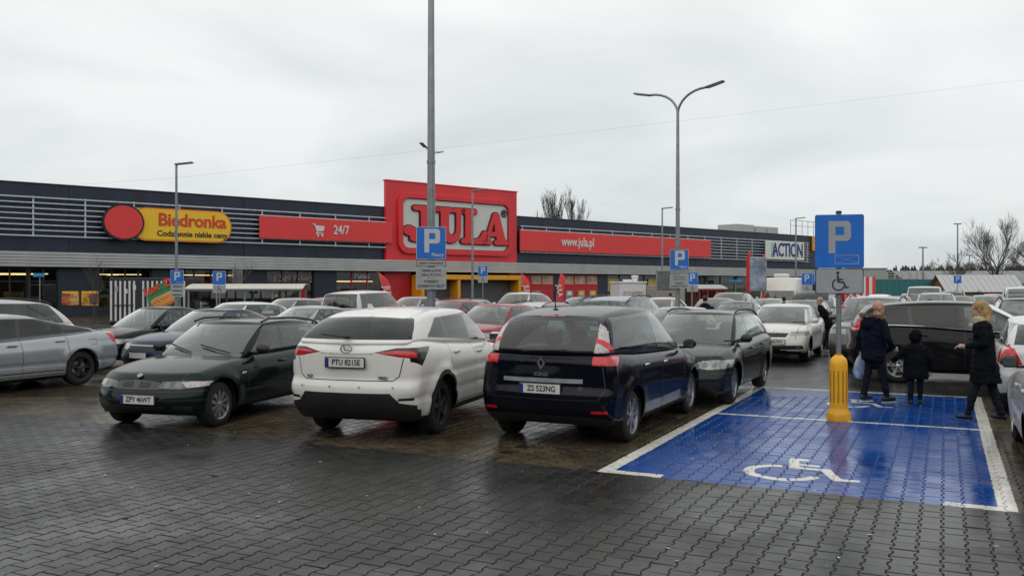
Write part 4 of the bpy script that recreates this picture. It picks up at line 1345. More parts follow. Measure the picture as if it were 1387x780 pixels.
def lex_extra(c):
    S = c.S
    c.plate(0.985, 'PTU 8215E', False, 0.0, off=0.03)
    c.letters('NX', 0.06, 0.52, 0.80, False, M_CHROME); c.letters('HYBRID', 0.05, -0.46, 0.80, False, M_CHROME)
    em = MB().tube([(0, 0.075 * cos(k * pi / 12), 0.05 * sin(k * pi / 12)) for k in range(25)], 0.008, 6).tube([(0, 0.03, 0.035), (0, 0.02, -0.015), (0, -0.045, -0.015)], 0.008, 6)
    em.build('emblem', M_CHROME, c.root, 60, (-c.a + c.rp(0.92) - 0.012, 0, 1.15))
    MB().prism([(0, 0), (0.16, 0), (0.05, 0.07), (0.0, 0.075)], -0.016, 0.016, M=Matrix.Translation((c.a - 3.95, 0, S['zr'] - 0.015)) @ Matrix.Rotation(radians(90), 4, 'X')).build('antenna_fin', S['paint'], c.root)
    MB().box((0, 0, 0), (0.02, 0.30, 0.02), 0.008).build('wiper', M_PLAST, c.root, None, (c.a - 4.57, 0.20, 1.315)).rotation_euler = (0.1, 0, 0)
    MB().box((0, 0, 0), (0.06, 0.11, 0.05), 0.02).build('wiper_base', M_PLAST, c.root, None, (c.a - 4.56, 0.0, 1.30))
    for y in (-0.62, -0.2, 0.2, 0.62): MB().lathe([(0.012, 0), (0.010, 0.003), (0, 0.003)], 10).build('parking_sensor', M_SILV, c.root, None, (-c.a - 0.004 + c.kr * (abs(y) / c.b) ** 2.6, y, 0.69)).rotation_euler = (0, radians(-90), 0)
LEX = dict(rear_trim=[(0.79, 1.262), (0.76, 1.33), (0.655, 1.572), (-0.655, 1.572), (-0.76, 1.33), (-0.79, 1.262)], L=4.63, W=1.845, ua=0.92, ub=3.60, R=0.365, rim_r=0.24, clr=0.22, paint=P_PEARL, rim='five', rim_mat=M_ALLOYD, top=[(0, 0.74), (0.12, 0.87), (1.2, 1.08), (2.0, 1.12), (3.3, 1.20), (4.2, 1.265), (4.63, 1.235)],
           rprof=[(0, 0.14), (0.20, 0.03), (0.36, 0.0), (0.46, 0.02), (0.50, 0.06), (0.85, 0.05), (1, 0.10)], fb=1.15, ft=2.0, rt=4.15, rb=4.58, zr=1.635, wb=0.825, wt=0.68, kr=0.20, gkr=0.16, gpr=0.06, pr=0.04, r=0.11,
           pillars=[2.35, 3.22], ri=0.62, rtop=0.25, pth=0.035, whi_r=0.15, tint_from=1, rear_tint=True, rear_win=[(0.76, 1.27), (0.74, 1.33), (0.64, 1.53), (-0.64, 1.53), (-0.74, 1.33), (-0.76, 1.27)], arch_trim=True, flare=0.035,
           handles=[(2.15, 0.99), (3.08, 1.04)], features=[doors([1.3, 2.34, 3.30], 0.36), lex_rear], crease=[(0.80, 0.012), (0.55, 0.02)], extra=[lex_extra], rails=None)

# black people carrier, tail to the camera
def sce_rear(c):
    c.mir([(0.62, 0.985), (0.97, 0.985), (0.97, 1.09), (0.62, 1.09)], 'rear', 'tail_light', nlim=0.55)
    c.both([(4.08, 1.075), (4.22, 0.985), (4.6, 0.985), (4.6, 1.09), (4.16, 1.09)], 'tail_light', nlim=0.5)
    c.mir([(0.63, 1.13), (0.93, 1.13), (0.87, 1.26), (0.82, 1.38), (0.76, 1.54), (0.605, 1.54), (0.64, 1.30)], 'rear', 'tail_light_clear', nlim=0.3)
    c.both([(4.22, 1.13), (4.60, 1.13), (4.55, 1.52), (4.24, 1.52), (4.33, 1.30)], 'tail_light_clear', nlim=0.3)
    c.both([(4.10, 1.13), (4.26, 1.13), (4.37, 1.30), (4.30, 1.52), (4.24, 1.52), (4.30, 1.30)], 'tail_light', nlim=0.3)
    fline(c, (0, 0.58), (0.70, 0.58), 'rear', 0.012); fline(c, (0.70, 0.58), (0.78, 0.70), 'rear', 0.012); fline(c, (0.78, 0.70), (0.74, 0.975), 'rear', 0.012)
    c.mir([(0.0, 0.775), (0.52, 0.775), (0.52, 0.825), (0.0, 0.825)], 'rear', 'sill_strip')
    c.mir([(0.0, 0.25), (0.62, 0.25), (0.60, 0.37), (0.0, 0.37)], 'rear', 'bumper')
    c.mir([(0.62, 0.42), (0.80, 0.42), (0.80, 0.455), (0.62, 0.455)], 'rear', 'tail_light')
    c.both([(1.62, 0.30), (2.48, 0.30), (2.48, 0.43), (1.62, 0.44)], 'sill_strip', nlim=0.2)
    c.both([(2.52, 0.30), (3.22, 0.30), (3.30, 0.43), (2.52, 0.43)], 'sill_strip', nlim=0.2)
    c.mir([(0.0, 1.555), (0.16, 1.555), (0.16, 1.58), (0.0, 1.58)], 'rear', 'tail_light')
P_BLACK = paint('black', (0.003, 0.004, 0.009), 0.0, 0.10, 0.18)
def sce_extra(c):
    c.plate(0.70, 'ZS 523NG', False, 0.0, off=0.015)
    c.letters('SCENIC', 0.055, 0.0, 0.87, False, M_CHROME, bold=0.003)
    c.letters('dCi', 0.05, -0.50, 0.72, False, M_CHROME)
    x = -c.a + c.rp(0.95) - 0.012
    dm = curve_mesh([[(0, 0.085), (0.055, 0), (0, -0.085), (-0.055, 0)], [(0, 0.045), (0.022, 0.0), (0, -0.045), (-0.022, 0.0)]], 0.006)
    stand(dm, 'emblem', M_CHROME, c.root, (x, 0, 1.005), radians(-90))
    MB().tube([(0, 0, 0), (-0.06, 0, 0.26)], [0.009, 0.004], 6).lathe([(0.035, -0.01), (0.03, 0.012), (0.0, 0.025)], 12).build('aerial', M_PLAST, c.root, None, (c.a - 4.02, 0.02, c.S['zr'] - 0.035))
    MB().tube([(0, -0.35, 0), (0, 0.22, -0.02)], 0.010, 5).build('wiper', M_PLAST, c.root, None, (c.a - 4.56, 0.0, 1.17))
SCE = dict(rear_trim=[(0.70, 1.16), (0.68, 1.40), (0.62, 1.54), (-0.62, 1.54), (-0.68, 1.40), (-0.70, 1.16)], L=4.56, W=1.845, ua=0.93, ub=3.70, R=0.325, clr=0.20, paint=P_BLACK, rim='seven', rim_r=0.225, top=[(0, 0.64), (0.15, 0.82), (1.0, 1.0), (1.8, 1.04), (3.4, 1.10), (4.2, 1.14), (4.56, 1.11)],
           rprof=[(0, 0.12), (0.2, 0.02), (0.42, 0.0), (0.52, 0.035), (1, 0.06)], fb=0.92, ft=2.05, rt=4.22, rb=4.52, zr=1.665, wb=0.845, wt=0.69, kr=0.16, gkr=0.14, gpr=0.06, pr=0.04, gr=0.14,
           pillars=[2.52, 3.38], plean=0.10, ri=0.30, rtop=0.08, pth=0.025, fi=0.40, whi_r=0.15, rear_win=[(0.60, 1.18), (0.645, 1.26), (0.63, 1.42), (0.57, 1.505), (-0.57, 1.505), (-0.63, 1.42), (-0.645, 1.26), (-0.60, 1.18)],
           handles=[(2.36, 0.90), (3.20, 0.92)], handle_mat=M_CHROME, features=[doors([1.40, 2.52, 3.40], 0.29), sce_rear], extra=[sce_extra], tint_from=1, mats={'tinted_window': glass_mat('car_glass_mid', (0.22, 0.25, 0.26), 1.5, haze=0.02, mult=1.4)})

# grey estate, nose to the camera
def vw_front(c):
    c.mir([(0.40, 0.64), (0.62, 0.605), (0.92, 0.63), (0.92, 0.745), (0.66, 0.755), (0.42, 0.715)], 'front', 'headlight', nlim=0.12)
    c.both([(0.0, 0.62), (0.30, 0.655), (0.36, 0.735), (0.0, 0.75)], 'headlight', nlim=0.2)
    c.mir(circle(0.56, 0.675, 0.045), 'front', 'lamp_bowl'); c.mir(circle(0.70, 0.675, 0.04), 'front', 'lamp_bowl')
    c.mir([(0, 0.36), (0.30, 0.37), (0.39, 0.62), (0.37, 0.715), (0, 0.73)], 'front', 'grille_frame'); c.mir([(0, 0.39), (0.275, 0.40), (0.355, 0.62), (0.335, 0.69), (0, 0.70)], 'front', 'grille')
    c.mir([(0.42, 0.28), (0.80, 0.30), (0.80, 0.42), (0.46, 0.42)], 'front', 'air_intake')
    fline(c, (0.40, 0.53), (0.90, 0.55), 'front', 0.02)
P_GRAPH = paint('graphite', (0.018, 0.021, 0.022), 0.3, 0.2)
VW = dict(L=4.77, W=1.82, ua=0.94, ub=3.65, R=0.32, clr=0.20, paint=P_GRAPH, rim='ten', top=[(0, 0.62), (0.12, 0.76), (1.2, 0.965), (2, 0.985), (4, 1.03), (4.6, 1.0), (4.77, 0.96)], fb=1.18, ft=2.02, rt=4.28, rb=4.68, zr=1.49, wb=0.80, wt=0.65, gpr=0.04,
          pillars=[2.45, 3.40], ri=0.34, rails=(2.2, 4.2), handles=[(2.28, 0.84), (3.24, 0.86)], mir_mat=M_PLAST, features=[doors([1.38, 2.46, 3.40], 0.30), f_bonnet, vw_front])

# white notchback, nose to the camera
def sko_front(c):
    c.mir([(0.46, 0.665), (0.88, 0.69), (0.88, 0.80), (0.60, 0.79), (0.49, 0.76)], 'front', 'headlight', nlim=0.12)
    c.both([(0.0, 0.68), (0.34, 0.72), (0.34, 0.78), (0.0, 0.80)], 'headlight', nlim=0.2)
    c.mir([(0, 0.62), (0.36, 0.625), (0.45, 0.755), (0.10, 0.765), (0, 0.745)], 'front', 'grille_frame'); c.mir([(0, 0.633), (0.35, 0.638), (0.425, 0.745), (0.10, 0.752), (0, 0.732)], 'front', 'grille')
    c.mir([(0, 0.335), (0.76, 0.345), (0.74, 0.44), (0, 0.44)], 'front', 'air_intake'); c.mir(circle(0.64, 0.395, 0.045), 'front', 'reflector')
    fline(c, (0, 0.285), (0.80, 0.285), 'front', 0.02)
P_WHITE = paint('white', (0.66, 0.65, 0.60), 0.0, 0.3, 0.25)
def sko_extra(c):
    c.plate(0.53, 'ZS 667WV', True, 0.08)
    MB().lathe([(0.045, 0), (0.04, 0.012), (0, 0.015)], 16).build('emblem', M_CHROME, c.root, None, (c.a - 0.15, 0, 0.79)).rotation_euler = (0, radians(60), 0)
SKO = dict(L=4.48, W=1.71, ua=0.86, ub=3.46, R=0.305, clr=0.19, paint=P_WHITE, rim='many', top=[(0, 0.66), (0.10, 0.78), (1.05, 0.96), (2, 0.975), (3.6, 1.01), (4.2, 1.05), (4.48, 1.0)], fb=1.0, ft=1.85, rt=3.30, rb=4.22, zr=1.45, wb=0.755, wt=0.62,
           pillars=[2.32, 3.22], ri=0.40, rtop=-0.05, handles=[(2.16, 0.82), (3.06, 0.84)], mir_mat=P_WHITE, features=[doors([1.22, 2.32, 3.20], 0.29), f_bonnet, sko_front], extra=[sko_extra])

# silver fastback saloon at the left edge
def civ(c):
    c.mir([(0.56, 0.80), (0.94, 0.76), (0.94, 0.98), (0.62, 0.99)], 'rear', 'tail_light', nlim=0.5)
    c.both([(4.20, 0.985), (4.34, 0.80), (4.66, 0.76), (4.66, 0.985)], 'tail_light', nlim=0.3)
    c.mir([(0.0, 0.22), (0.9, 0.22), (0.85, 0.33), (0, 0.33)], 'rear', 'bumper')
    line(c, (1.25, 0.335), (3.2, 0.335), 0.02, 'seam')
    for p, q in (((3.76, 0.88), (3.94, 0.88)), ((3.94, 0.88), (3.94, 0.78)), ((3.94, 0.78), (3.76, 0.78))): line(c, p, q, 0.008)
P_SILVER = paint('silver_blue', (0.36, 0.385, 0.41), 0.45, 0.25)
CIV = dict(L=4.65, W=1.80, ua=0.90, ub=3.60, R=0.335, rim_r=0.235, clr=0.17, paint=P_SILVER, rim='twin', rim_mat=M_ALLOYD, top=[(0, 0.62), (0.12, 0.74), (1.1, 0.91), (2, 0.935), (3.4, 1.0), (4.2, 1.04), (4.65, 0.99)], fb=1.0, ft=2.0, rt=2.95, rb=4.42, zr=1.415, wb=0.775, wt=0.60,
           pillars=[2.36, 3.28], ri=0.50, rtop=-0.02, rear_pt=((3.95, 1.055), (3.30, 1.285)), handles=[(2.18, 0.85), (3.14, 0.885)], handle_mat=P_SILVER, rdrop=0.05, rbulge=0.10, features=[doors([1.25, 2.36, 3.30], 0.27), civ], crease=[(0.47, 0.020), (0.83, -0.010)], flare=0.03, tint_from=0)

# plain shapes for the farther cars
def g_front(c):
    b = c.b; zt = c.top(0.12)
    c.mir([(b * .48, zt - .14), (b * 1.05, zt - .13), (b * 1.05, zt - .02), (b * .52, zt - .04)], 'front', 'headlight', nlim=0.12)
    c.both([(0.0, zt - .13), (0.32, zt - .07), (0.34, zt - .02), (0.0, zt - .01)], 'headlight', nlim=0.2)
    c.mir([(0, zt - .17), (b * .42, zt - .16), (b * .45, zt - .05), (0, zt - .05)], 'front', 'grille'); fline(c, (0, zt - .045), (b * .46, zt - .045), 'front', 0.016, 'grille_frame')
    c.mir([(0, 0.30), (b * .72, 0.31), (b * .70, 0.41), (0, 0.41)], 'front', 'air_intake')
def g_rear(c):
    b = c.b; Lx = c.S['L']; zt = c.top(Lx - .1)
    c.mir([(b * .60, zt - .20), (b * 1.05, zt - .20), (b * 1.05, zt - .03), (b * .64, zt - .03)], 'rear', 'tail_light', nlim=0.5)
    c.both([(Lx - .30, zt - .16), (Lx, zt - .20), (Lx, zt - .03), (Lx - .25, zt - .03)], 'tail_light', nlim=0.5)
    c.mir([(0, 0.25), (b * .8, 0.25), (b * .75, 0.36), (0, 0.36)], 'rear', 'bumper')
def g_plates(c):
    c.plate(0.47, None, True); c.plate(c.top(c.S['L']) - .22, None, False)
GEN = dict(clr=0.20, paint=P_GRAPH, rim='five', features=[f_bonnet, g_front, g_rear], extra=[g_plates])
HATCH = mk(GEN, L=4.10, W=1.74, ua=0.82, ub=3.40, R=0.305, top=[(0, 0.64), (0.12, 0.78), (1.0, 0.97), (2, 0.99), (3.6, 1.03), (4.10, 0.99)], fb=0.98, ft=1.75, rt=3.50, rb=4.02, zr=1.46, wb=0.765, wt=0.60, pillars=[2.22, 3.08], ri=0.36, features=[doors([1.2, 2.22, 3.05], .29)] + GEN['features'], handles=[(2.05, .84), (2.9, .86)])
SEDAN = mk(GEN, L=4.50, W=1.74, ua=0.84, ub=3.46, R=0.31, top=[(0, 0.60), (0.12, 0.72), (1.15, 0.93), (2, 0.95), (3.5, 0.98), (4.3, 0.99), (4.50, 0.94)], fb=1.14, ft=1.90, rt=3.15, rb=3.95, zr=1.42, wb=0.765, wt=0.58, pillars=[2.34, 3.18], ri=0.30, features=[doors([1.3, 2.34, 3.2], .29)] + GEN['features'], handles=[(2.18, .82), (3.04, .84)])
SUV = mk(GEN, L=4.55, W=1.85, ua=0.88, ub=3.54, R=0.35, clr=0.25, top=[(0, 0.78), (0.12, 0.92), (1.1, 1.08), (2, 1.09), (3.8, 1.13), (4.55, 1.10)], fb=1.1, ft=1.85, rt=3.95, rb=4.45, zr=1.66, wb=0.82, wt=0.64, pillars=[2.36, 3.24], ri=0.32, rails=(2.0, 3.9), arch_trim=True, features=[doors([1.28, 2.36, 3.25], .34)] + GEN['features'], handles=[(2.2, .93), (3.08, .95)])
WAGON = mk(GEN, L=4.60, W=1.78, ua=0.88, ub=3.52, R=0.315, top=[(0, 0.62), (0.12, 0.76), (1.15, 0.96), (2, 0.98), (4, 1.01), (4.60, 0.97)], fb=1.14, ft=1.95, rt=4.15, rb=4.52, zr=1.47, wb=0.785, wt=0.60, pillars=[2.38, 3.28], ri=0.32, rails=(2.1, 4.0), features=[doors([1.3, 2.38, 3.28], .29)] + GEN['features'], handles=[(2.2, .83), (3.1, .85)])
MPV = mk(GEN, L=4.75, W=1.86, ua=0.95, ub=3.72, R=0.33, top=[(0, 0.68), (0.15, 0.84), (1.1, 1.03), (2, 1.04), (3.8, 1.10), (4.75, 1.08)], fb=1.0, ft=2.1, rt=4.35, rb=4.68, zr=1.67, wb=0.83, wt=0.66, pillars=[2.55, 3.50], ri=0.30, rails=(2.2, 4.3), features=[doors([1.42, 2.55, 3.5], .30)] + GEN['features'], handles=[(2.38, .90), (3.3, .93)])
VAN = mk(GEN, L=4.95, W=1.90, ua=0.95, ub=3.95, R=0.335, top=[(0, 0.80), (0.15, 0.98), (0.9, 1.12), (2, 1.15), (4.95, 1.18)], fb=0.80, ft=1.5, rt=4.80, rb=4.90, zr=1.93, wb=0.89, wt=0.78, pillars=[2.1, 3.3], ri=0.25, gpr=0.02, features=GEN['features'])
KVAN = mk(GEN, L=4.38, W=1.80, ua=0.90, ub=3.60, R=0.315, top=[(0, 0.72), (0.15, 0.90), (1.0, 1.08), (2, 1.10), (4.38, 1.12)], fb=0.95, ft=1.7, rt=4.20, rb=4.32, zr=1.78, wb=0.85, wt=0.70, pillars=[2.2, 3.2], ri=0.22, gpr=0.02, features=GEN['features'])

H_IN = tuple(BV)                 # nose away from the camera
H_OUT = tuple(-BV)               # nose towards it


def turn(v, deg):
    a = radians(deg); return (v[0] * cos(a) - v[1] * sin(a), v[0] * sin(a) + v[1] * cos(a))


bmw = Car('estate_car', 'very dark green estate car with roof rails parked nose out beside the white SUV', 'car', BMW, heading=turn(H_OUT, 9), res=1.5)
bmw.place(BMW['ua'], 1, gnd(290, 577)); bmw.plate(0.435, 'ZPY 46WT', True, 0.10)
MB().lathe([(0.04, 0), (0.036, 0.008), (0, 0.010)], 16).build('emblem', M_SILV, bmw.root, None, (bmw.a - 0.155, 0, 0.735)).rotation_euler = (0, radians(40), 0)
lex = Car('suv', 'dirty pearl white SUV parked tail out between the green estate and the black people carrier', 'car', LEX, heading=turn(H_IN, 9), res=1.6)
lex.place(LEX['ub'], -1, gnd(588, 586))
sce = Car('people_carrier', 'black people carrier with tall red and white tail lights beside the blue bay', 'car', SCE, heading=H_IN, res=1.6)
sce.place(SCE['ub'], -1, gnd(846, 597))
vw = Car('estate_car', 'dark graphite estate car with big headlights parked nose out along the blue bay', 'car', VW, heading=H_OUT, res=1.3)
vw.place(VW['ua'], 1, gnd(986, 546))
sko = Car('saloon_car', 'cream white saloon car with black grille standing nose out beside the lane', 'car', SKO, heading=turn(H_OUT, 0), res=1.2)
sko.place(SKO['ua'], 1, gnd(1090, 489))
civ_ = Car('saloon_car', 'silver fastback saloon with red tail light and dark alloy wheels beside the dark green estate', 'car', CIV, heading=turn(H_OUT, 0), res=1.4)
civ_.place(CIV['ub'], 1, gnd(105, 521))
# ---- the other parked cars ---------------------------------------------------
P_NAVY = paint('navy_blue', (0.008, 0.018, 0.055), 0.3); P_SLATE = paint('slate', (0.055, 0.060, 0.065), 0.5)
P_SIL2 = paint('silver', (0.36, 0.37, 0.37), 0.5); P_RED = paint('red', (0.26, 0.018, 0.022), 0.2); P_BLUEG = paint('blue_grey', (0.10, 0.135, 0.19), 0.4)
P_BEIGE = paint('beige', (0.26, 0.235, 0.19), 0.4); P_LILAC = paint('pale_lilac', (0.36, 0.35, 0.38), 0.4); P_OLIVE = paint('olive_grey', (0.10, 0.105, 0.09), 0.5)
P_WHITE2 = paint('plain_white', (0.64, 0.65, 0.66)); P_GREENG = paint('grey_green', (0.10, 0.125, 0.11), 0.4); P_BLK2 = paint('deep_black', (0.006, 0.007, 0.009), 0.1)
PROTO = {}
SPEC = {'hatch': HATCH, 'sedan': SEDAN, 'suv': SUV, 'wagon': WAGON, 'mpv': MPV, 'van': VAN, 'kvan': KVAN}
NAME = {'hatch': 'hatchback', 'sedan': 'saloon_car', 'suv': 'suv', 'wagon': 'estate_car', 'mpv': 'people_carrier', 'van': 'van', 'kvan': 'small_van'}


def repaint(o, old, new):
    for ch in o.children:
        for sl in ch.material_slots:
            if sl.material == old: sl.link = 'OBJECT'; sl.material = new
        repaint(ch, old, new)


def park(kind, pnt, pos, heading, label, group=None, ref=None, res=0.8):
    """pos is the centre of the car, or the contact point of a wheel given as ref=('f'|'r', side)"""
    S = SPEC[kind]
    if kind not in PROTO:
        c = Car(NAME[kind], label, 'van' if 'van' in kind else 'car', S, heading=heading, group=group, res=res); PROTO[kind] = c.root; root = c.root
    else:
        root = copy_tree(PROTO[kind])
        root['label'] = label
        if group: root['group'] = group
        elif 'group' in root: del root['group']
        root.rotation_euler = (0, 0, atan2(heading[1], heading[0]))
    for ch in root.children:
        for sl in ch.material_slots:
            if sl.link == 'OBJECT' or sl.material == GEN['paint']: sl.link = 'OBJECT'; sl.material = pnt
    if ref:
        loc = Vector((S['L'] / 2 - (S['ua'] if ref[0] == 'f' else S['ub']), ref[1] * (S['W'] / 2 - .15), 0))
        d = Vector((pos[0], pos[1], 0)) - Matrix.Rotation(root.rotation_euler.z, 4, 'Z') @ loc
        root.location = (d.x, d.y, 0)
    else: root.location = (pos[0], pos[1], 0)
    return root


def xy(px, Y): return ((px - 693.5) / FPX * Y, Y)


park('sedan', P_NAVY, lot(-12.0, 6.85), H_OUT, 'navy blue saloon with chrome window frames behind the silver fastback')
park('sedan', P_BLK2, lot(-14.8, 7.75), H_OUT, 'black saloon behind the white SUV, next to the navy saloon')
park('suv', P_WHITE2, lot(-14.9, 2.7), H_OUT, 'white SUV with roof rails beside the silver fastback saloon')
park('hatch', P_WHITE2, xy(322, 27), H_OUT, 'white hatchback parked in front of the glazed trolley shelter')
park('sedan', P_SIL2, xy(420, 23.5), turn(H_OUT, -5), 'silver saloon with pale roof behind the dark green estate')
park('hatch', P_SIL2, xy(392, 36), H_OUT, 'silver hatchback standing under the edge of the trolley shelter')
park('kvan', P_WHITE2, xy(500, 33), turn(H_IN, 5), 'white small van with side windows near the leaning red flag')
park('hatch', P_RED, xy(672, 24), H_OUT, 'red hatchback seen between the white SUV and the black people carrier')
park('hatch', P_RED, xy(612, 31), H_OUT, 'dark red hatchback behind the roof of the white SUV')
park('wagon', P_SIL2, xy(742, 27), H_IN, 'silver estate with roof rails behind the black people carrier')
park('wagon', P_SIL2, xy(640, 33), H_IN, 'pale silver estate with rails in front of the amber gateway')
park('mpv', P_BLUEG, xy(850, 24.5), H_IN, 'blue grey people carrier with roof rails behind the black people carrier')
park('sedan', P_LILAC, xy(922, 22.2), turn(H_OUT, 4), 'pale lilac silver saloon behind the graphite estate')
park('sedan', P_SLATE, xy(1000, 31), H_OUT, 'slate grey saloon behind the cream white saloon')
park('suv', P_BEIGE, xy(990, 40), H_OUT, 'beige SUV parked before the red advertising totem')
park('hatch', P_GREENG, xy(968, 36), H_OUT, 'grey green hatchback near the red trolley shelter')
park('hatch', P_WHITE2, xy(895, 38), H_OUT, 'white hatchback near the pale food kiosk')
dark_hatch = park('hatch', P_SLATE, gnd(1113, 468), H_OUT, 'slate grey hatchback with its boot lid raised, beside the lane', ref=('f', 1))
park('suv', P_OLIVE, gnd(1133, 493), turn(H_OUT, -2), 'olive grey SUV facing the lane behind the man in the fur hood', ref=('f', -1))
park('wagon', P_SIL2, xy(1312, 25), H_OUT, 'silver estate with pale roof behind the black crossing people carrier')
park('suv', P_BLK2, xy(1396, 20.5), H_OUT, 'black SUV behind the woman with blonde hair')
park('van', P_WHITE2, xy(1252, 47), H_OUT, 'white delivery van in front of the teal barrier')
park('suv', P_SIL2, xy(1268, 37), H_OUT, 'silver SUV in front of the white delivery van')
park('hatch', P_RED, xy(1214, 42), H_OUT, 'red hatchback near the red and white striped stall')
park('hatch', P_SIL2, xy(1335, 48), H_OUT, 'silver hatchback before the brick hut')
park('wagon', P_SLATE, xy(1300, 43), H_OUT, 'slate estate car before the brick hut')
park('sedan', P_SIL2, xy(1040, 38), H_OUT, 'silver saloon in front of the white camper van')
park('hatch', P_GREENG, xy(1110, 41), H_OUT, 'grey green hatchback beside the white camper van')
park('van', P_SIL2, xy(1385, 43), H_IN, 'silver van parked next to the brick hut')
rc_ = random.Random(5)
far_p = [P_SIL2, P_WHITE2, P_SLATE, P_BLK2, P_RED, P_BLUEG]
k = 0
for px, Y in ((1165, 47), (1192, 52), (1235, 60), (1290, 58), (1345, 62), (1375, 56), (560, 41), (705, 40), (790, 43), (820, 38), (455, 40)):
    nm = ('silver', 'white', 'slate grey', 'black', 'red', 'blue grey')[k % 6]
    kd = ('sedan', 'wagon', 'hatch', 'suv')[k % 4]
    where = ('behind the striped stall side row', 'in the back row near the striped stall', 'in the back row before the teal barrier', 'in the back row before the teal fence end', 'in the back row by the brick hut', 'in the far corner row by the brick hut',
             'parked before the amber gateway', 'parked before the red shop wall', 'parked under the red shop wall flags', 'parked beside the pale food kiosk', 'parked before the red framed shop window')[k]
    park(kd, far_p[k % 6], xy(px, Y), H_OUT if rc_.random() < .5 else H_IN, '%s %s %s' % (nm, {'sedan': 'saloon', 'wagon': 'estate', 'hatch': 'hatchback', 'suv': 'SUV'}[kd], where))
    k += 1

# raised boot lid of the slate hatchback
lid = MB()
nL = 8
vs = []
for i in range(nL + 1):
    for j in range(9):
        y = -0.62 + 1.24 * j / 8; t = i / nL
        vs.append((-0.2 - 0.78 * t, y * (1 - 0.08 * t), 1.47 + 0.30 * sin(t * 1.3) - 0.05 * (y / .6) ** 2))
lid.add(vs, [(i * 9 + j, i * 9 + j + 1, (i + 1) * 9 + j + 1, (i + 1) * 9 + j) for i in range(nL) for j in range(8)])
lo_ = lid.build('boot_lid', P_BLK2, dark_hatch, 60, (-1.25, 0, 0))

# black people carrier driving across behind the bays
def cross_feat(c):
    c.both([(4.20, 1.05), (4.42, 1.02), (4.75, 1.10), (4.75, 1.30), (4.5, 1.36), (4.36, 1.20)], 'tail_light', nlim=0.5)
    c.mir([(0.55, 1.03), (0.97, 1.03), (0.97, 1.30), (0.78, 1.36), (0.66, 1.12)], 'rear', 'tail_light', nlim=0.5)
    for i in range(8):
        u0_, u1_ = 1.25 + i * .36, 1.25 + (i + 1) * .36
        line(c, (u0_, c.top(u0_) + .012), (u1_, c.top(u1_) + .012), 0.014, 'chrome_strip')
CROSS = mk(MPV, paint=P_BLK2, W=1.88, ub=3.75, zr=1.63, rails=None, rim='star', top=[(0, 0.66), (0.15, 0.82), (1.1, 1.0), (2, 1.03), (3.8, 1.13), (4.75, 1.12)], features=[doors([1.42, 2.55, 3.5], .30), g_front, cross_feat], tint_from=1, rear_tint=True, handles=[(2.38, .9), (3.3, .95)], extra=[])
crs = Car('people_carrier', 'black people carrier with chrome window line crossing behind the blue bays', 'car', CROSS, heading=turn(tuple(PV), 4), res=1.1)
crs.place(CROSS['ub'], -1, gnd(1216, 517))

# silver cars in the bay right of the blue one
def peu(c):
    c.both([(3.56, 0.98), (3.70, 0.78), (4.10, 0.74), (4.10, 1.0), (3.80, 1.06)], 'tail_light', nlim=0.45)
    c.mir([(0.52, 0.76), (0.95, 0.74), (0.95, 1.02), (0.62, 1.0)], 'rear', 'tail_light', nlim=0.5)
P_SIL3 = paint('bright_silver', (0.62, 0.63, 0.62), 0.1)
PEU = mk(HATCH, paint=P_SIL3, features=[doors([1.2, 2.22, 3.05], .29), g_front, peu], rim='many')
peu_far = Car('hatchback', 'silver hatchback with large red tail light beside the woman', 'car', PEU, heading=H_IN, res=1.1)
peu_far.place(PEU['ub'], 1, gnd(1361, 556))
peu_near = Car('hatchback', 'silver hatchback with dark mirror and many-spoked wheel along the blue bay edge', 'car', mk(WAGON, paint=P_SIL3, rim='many', mir_mat=M_PLAST, rim_r=0.225), heading=H_IN, res=1.1)
peu_near.place(WAGON['ua'], 1, gnd(1384, 597))
peu_near.root['label'] = 'silver estate with dark mirror and many-spoked wheel along the blue bay edge'; peu_near.root.name = 'estate_car'

# white camper van
CAMP = mk(VAN, paint=P_WHITE, zr=2.42, W=2.0, L=5.6, ub=4.5, rt=5.45, rb=5.55, fb=0.85, ft=1.75, wb=0.94, wt=0.88, top=[(0, 0.85), (0.15, 1.05), (0.9, 1.22), (2, 1.25), (5.6, 1.28)], ws_top=0.72, whi=0.75, ri=3.2, pillars=[])
camp = Car('camper_van', 'white camper van with roof air conditioner near the building end', 'van', CAMP, loc=xy(1060, 48), heading=H_OUT, res=0.8)
MB().box((0, 0, 0), (0.8, 0.7, 0.22), 0.06).build('roof_air_conditioner', M_WHITE, camp.root, 50, (0.3, 0, 2.50))
# white box truck cab by the striped kiosk
CABV = mk(VAN, paint=P_WHITE2, zr=2.15, ft=1.55, ws_top=0.25, whi=0.3, ri=3.0, pillars=[])
Car('van', 'white van standing between striped kiosk and trolley shelter', 'van', CABV, loc=(at(284, 388, 50).x - 2.5, 50), heading=turn((1, 0), -4), res=0.8)
# ------------------------------------------------------------------ signs, lamps and street furniture
M_GALV = mat('galvanised', (0.25, 0.265, 0.28), 0.45, 0.6, var=0.15, scale=4)
M_SBLUE = mat('sign_blue_face', (0.010, 0.15, 0.58), 0.35, var=0.05)
M_SWHITE = mat('sign_white_face', (0.52, 0.54, 0.54), 0.4, var=0.05)
M_SGREY = mat('sign_grey_face', (0.34, 0.36, 0.36), 0.45, var=0.06)
M_SDARK = mat('sign_dark', (0.018, 0.02, 0.035), 0.5)
M_SBACK = mat('sign_back', (0.035, 0.04, 0.045), 0.5, 0.3)
M_BOLL = mat('bollard_yellow', (0.86, 0.42, 0.008), 0.42, var=0.10, scale=7, dirt=0.15)
M_BOLLD = mat('bollard_groove_shade', (0.42, 0.17, 0.004), 0.5)  # darker yellow, with the shade of the grooves put into the colour


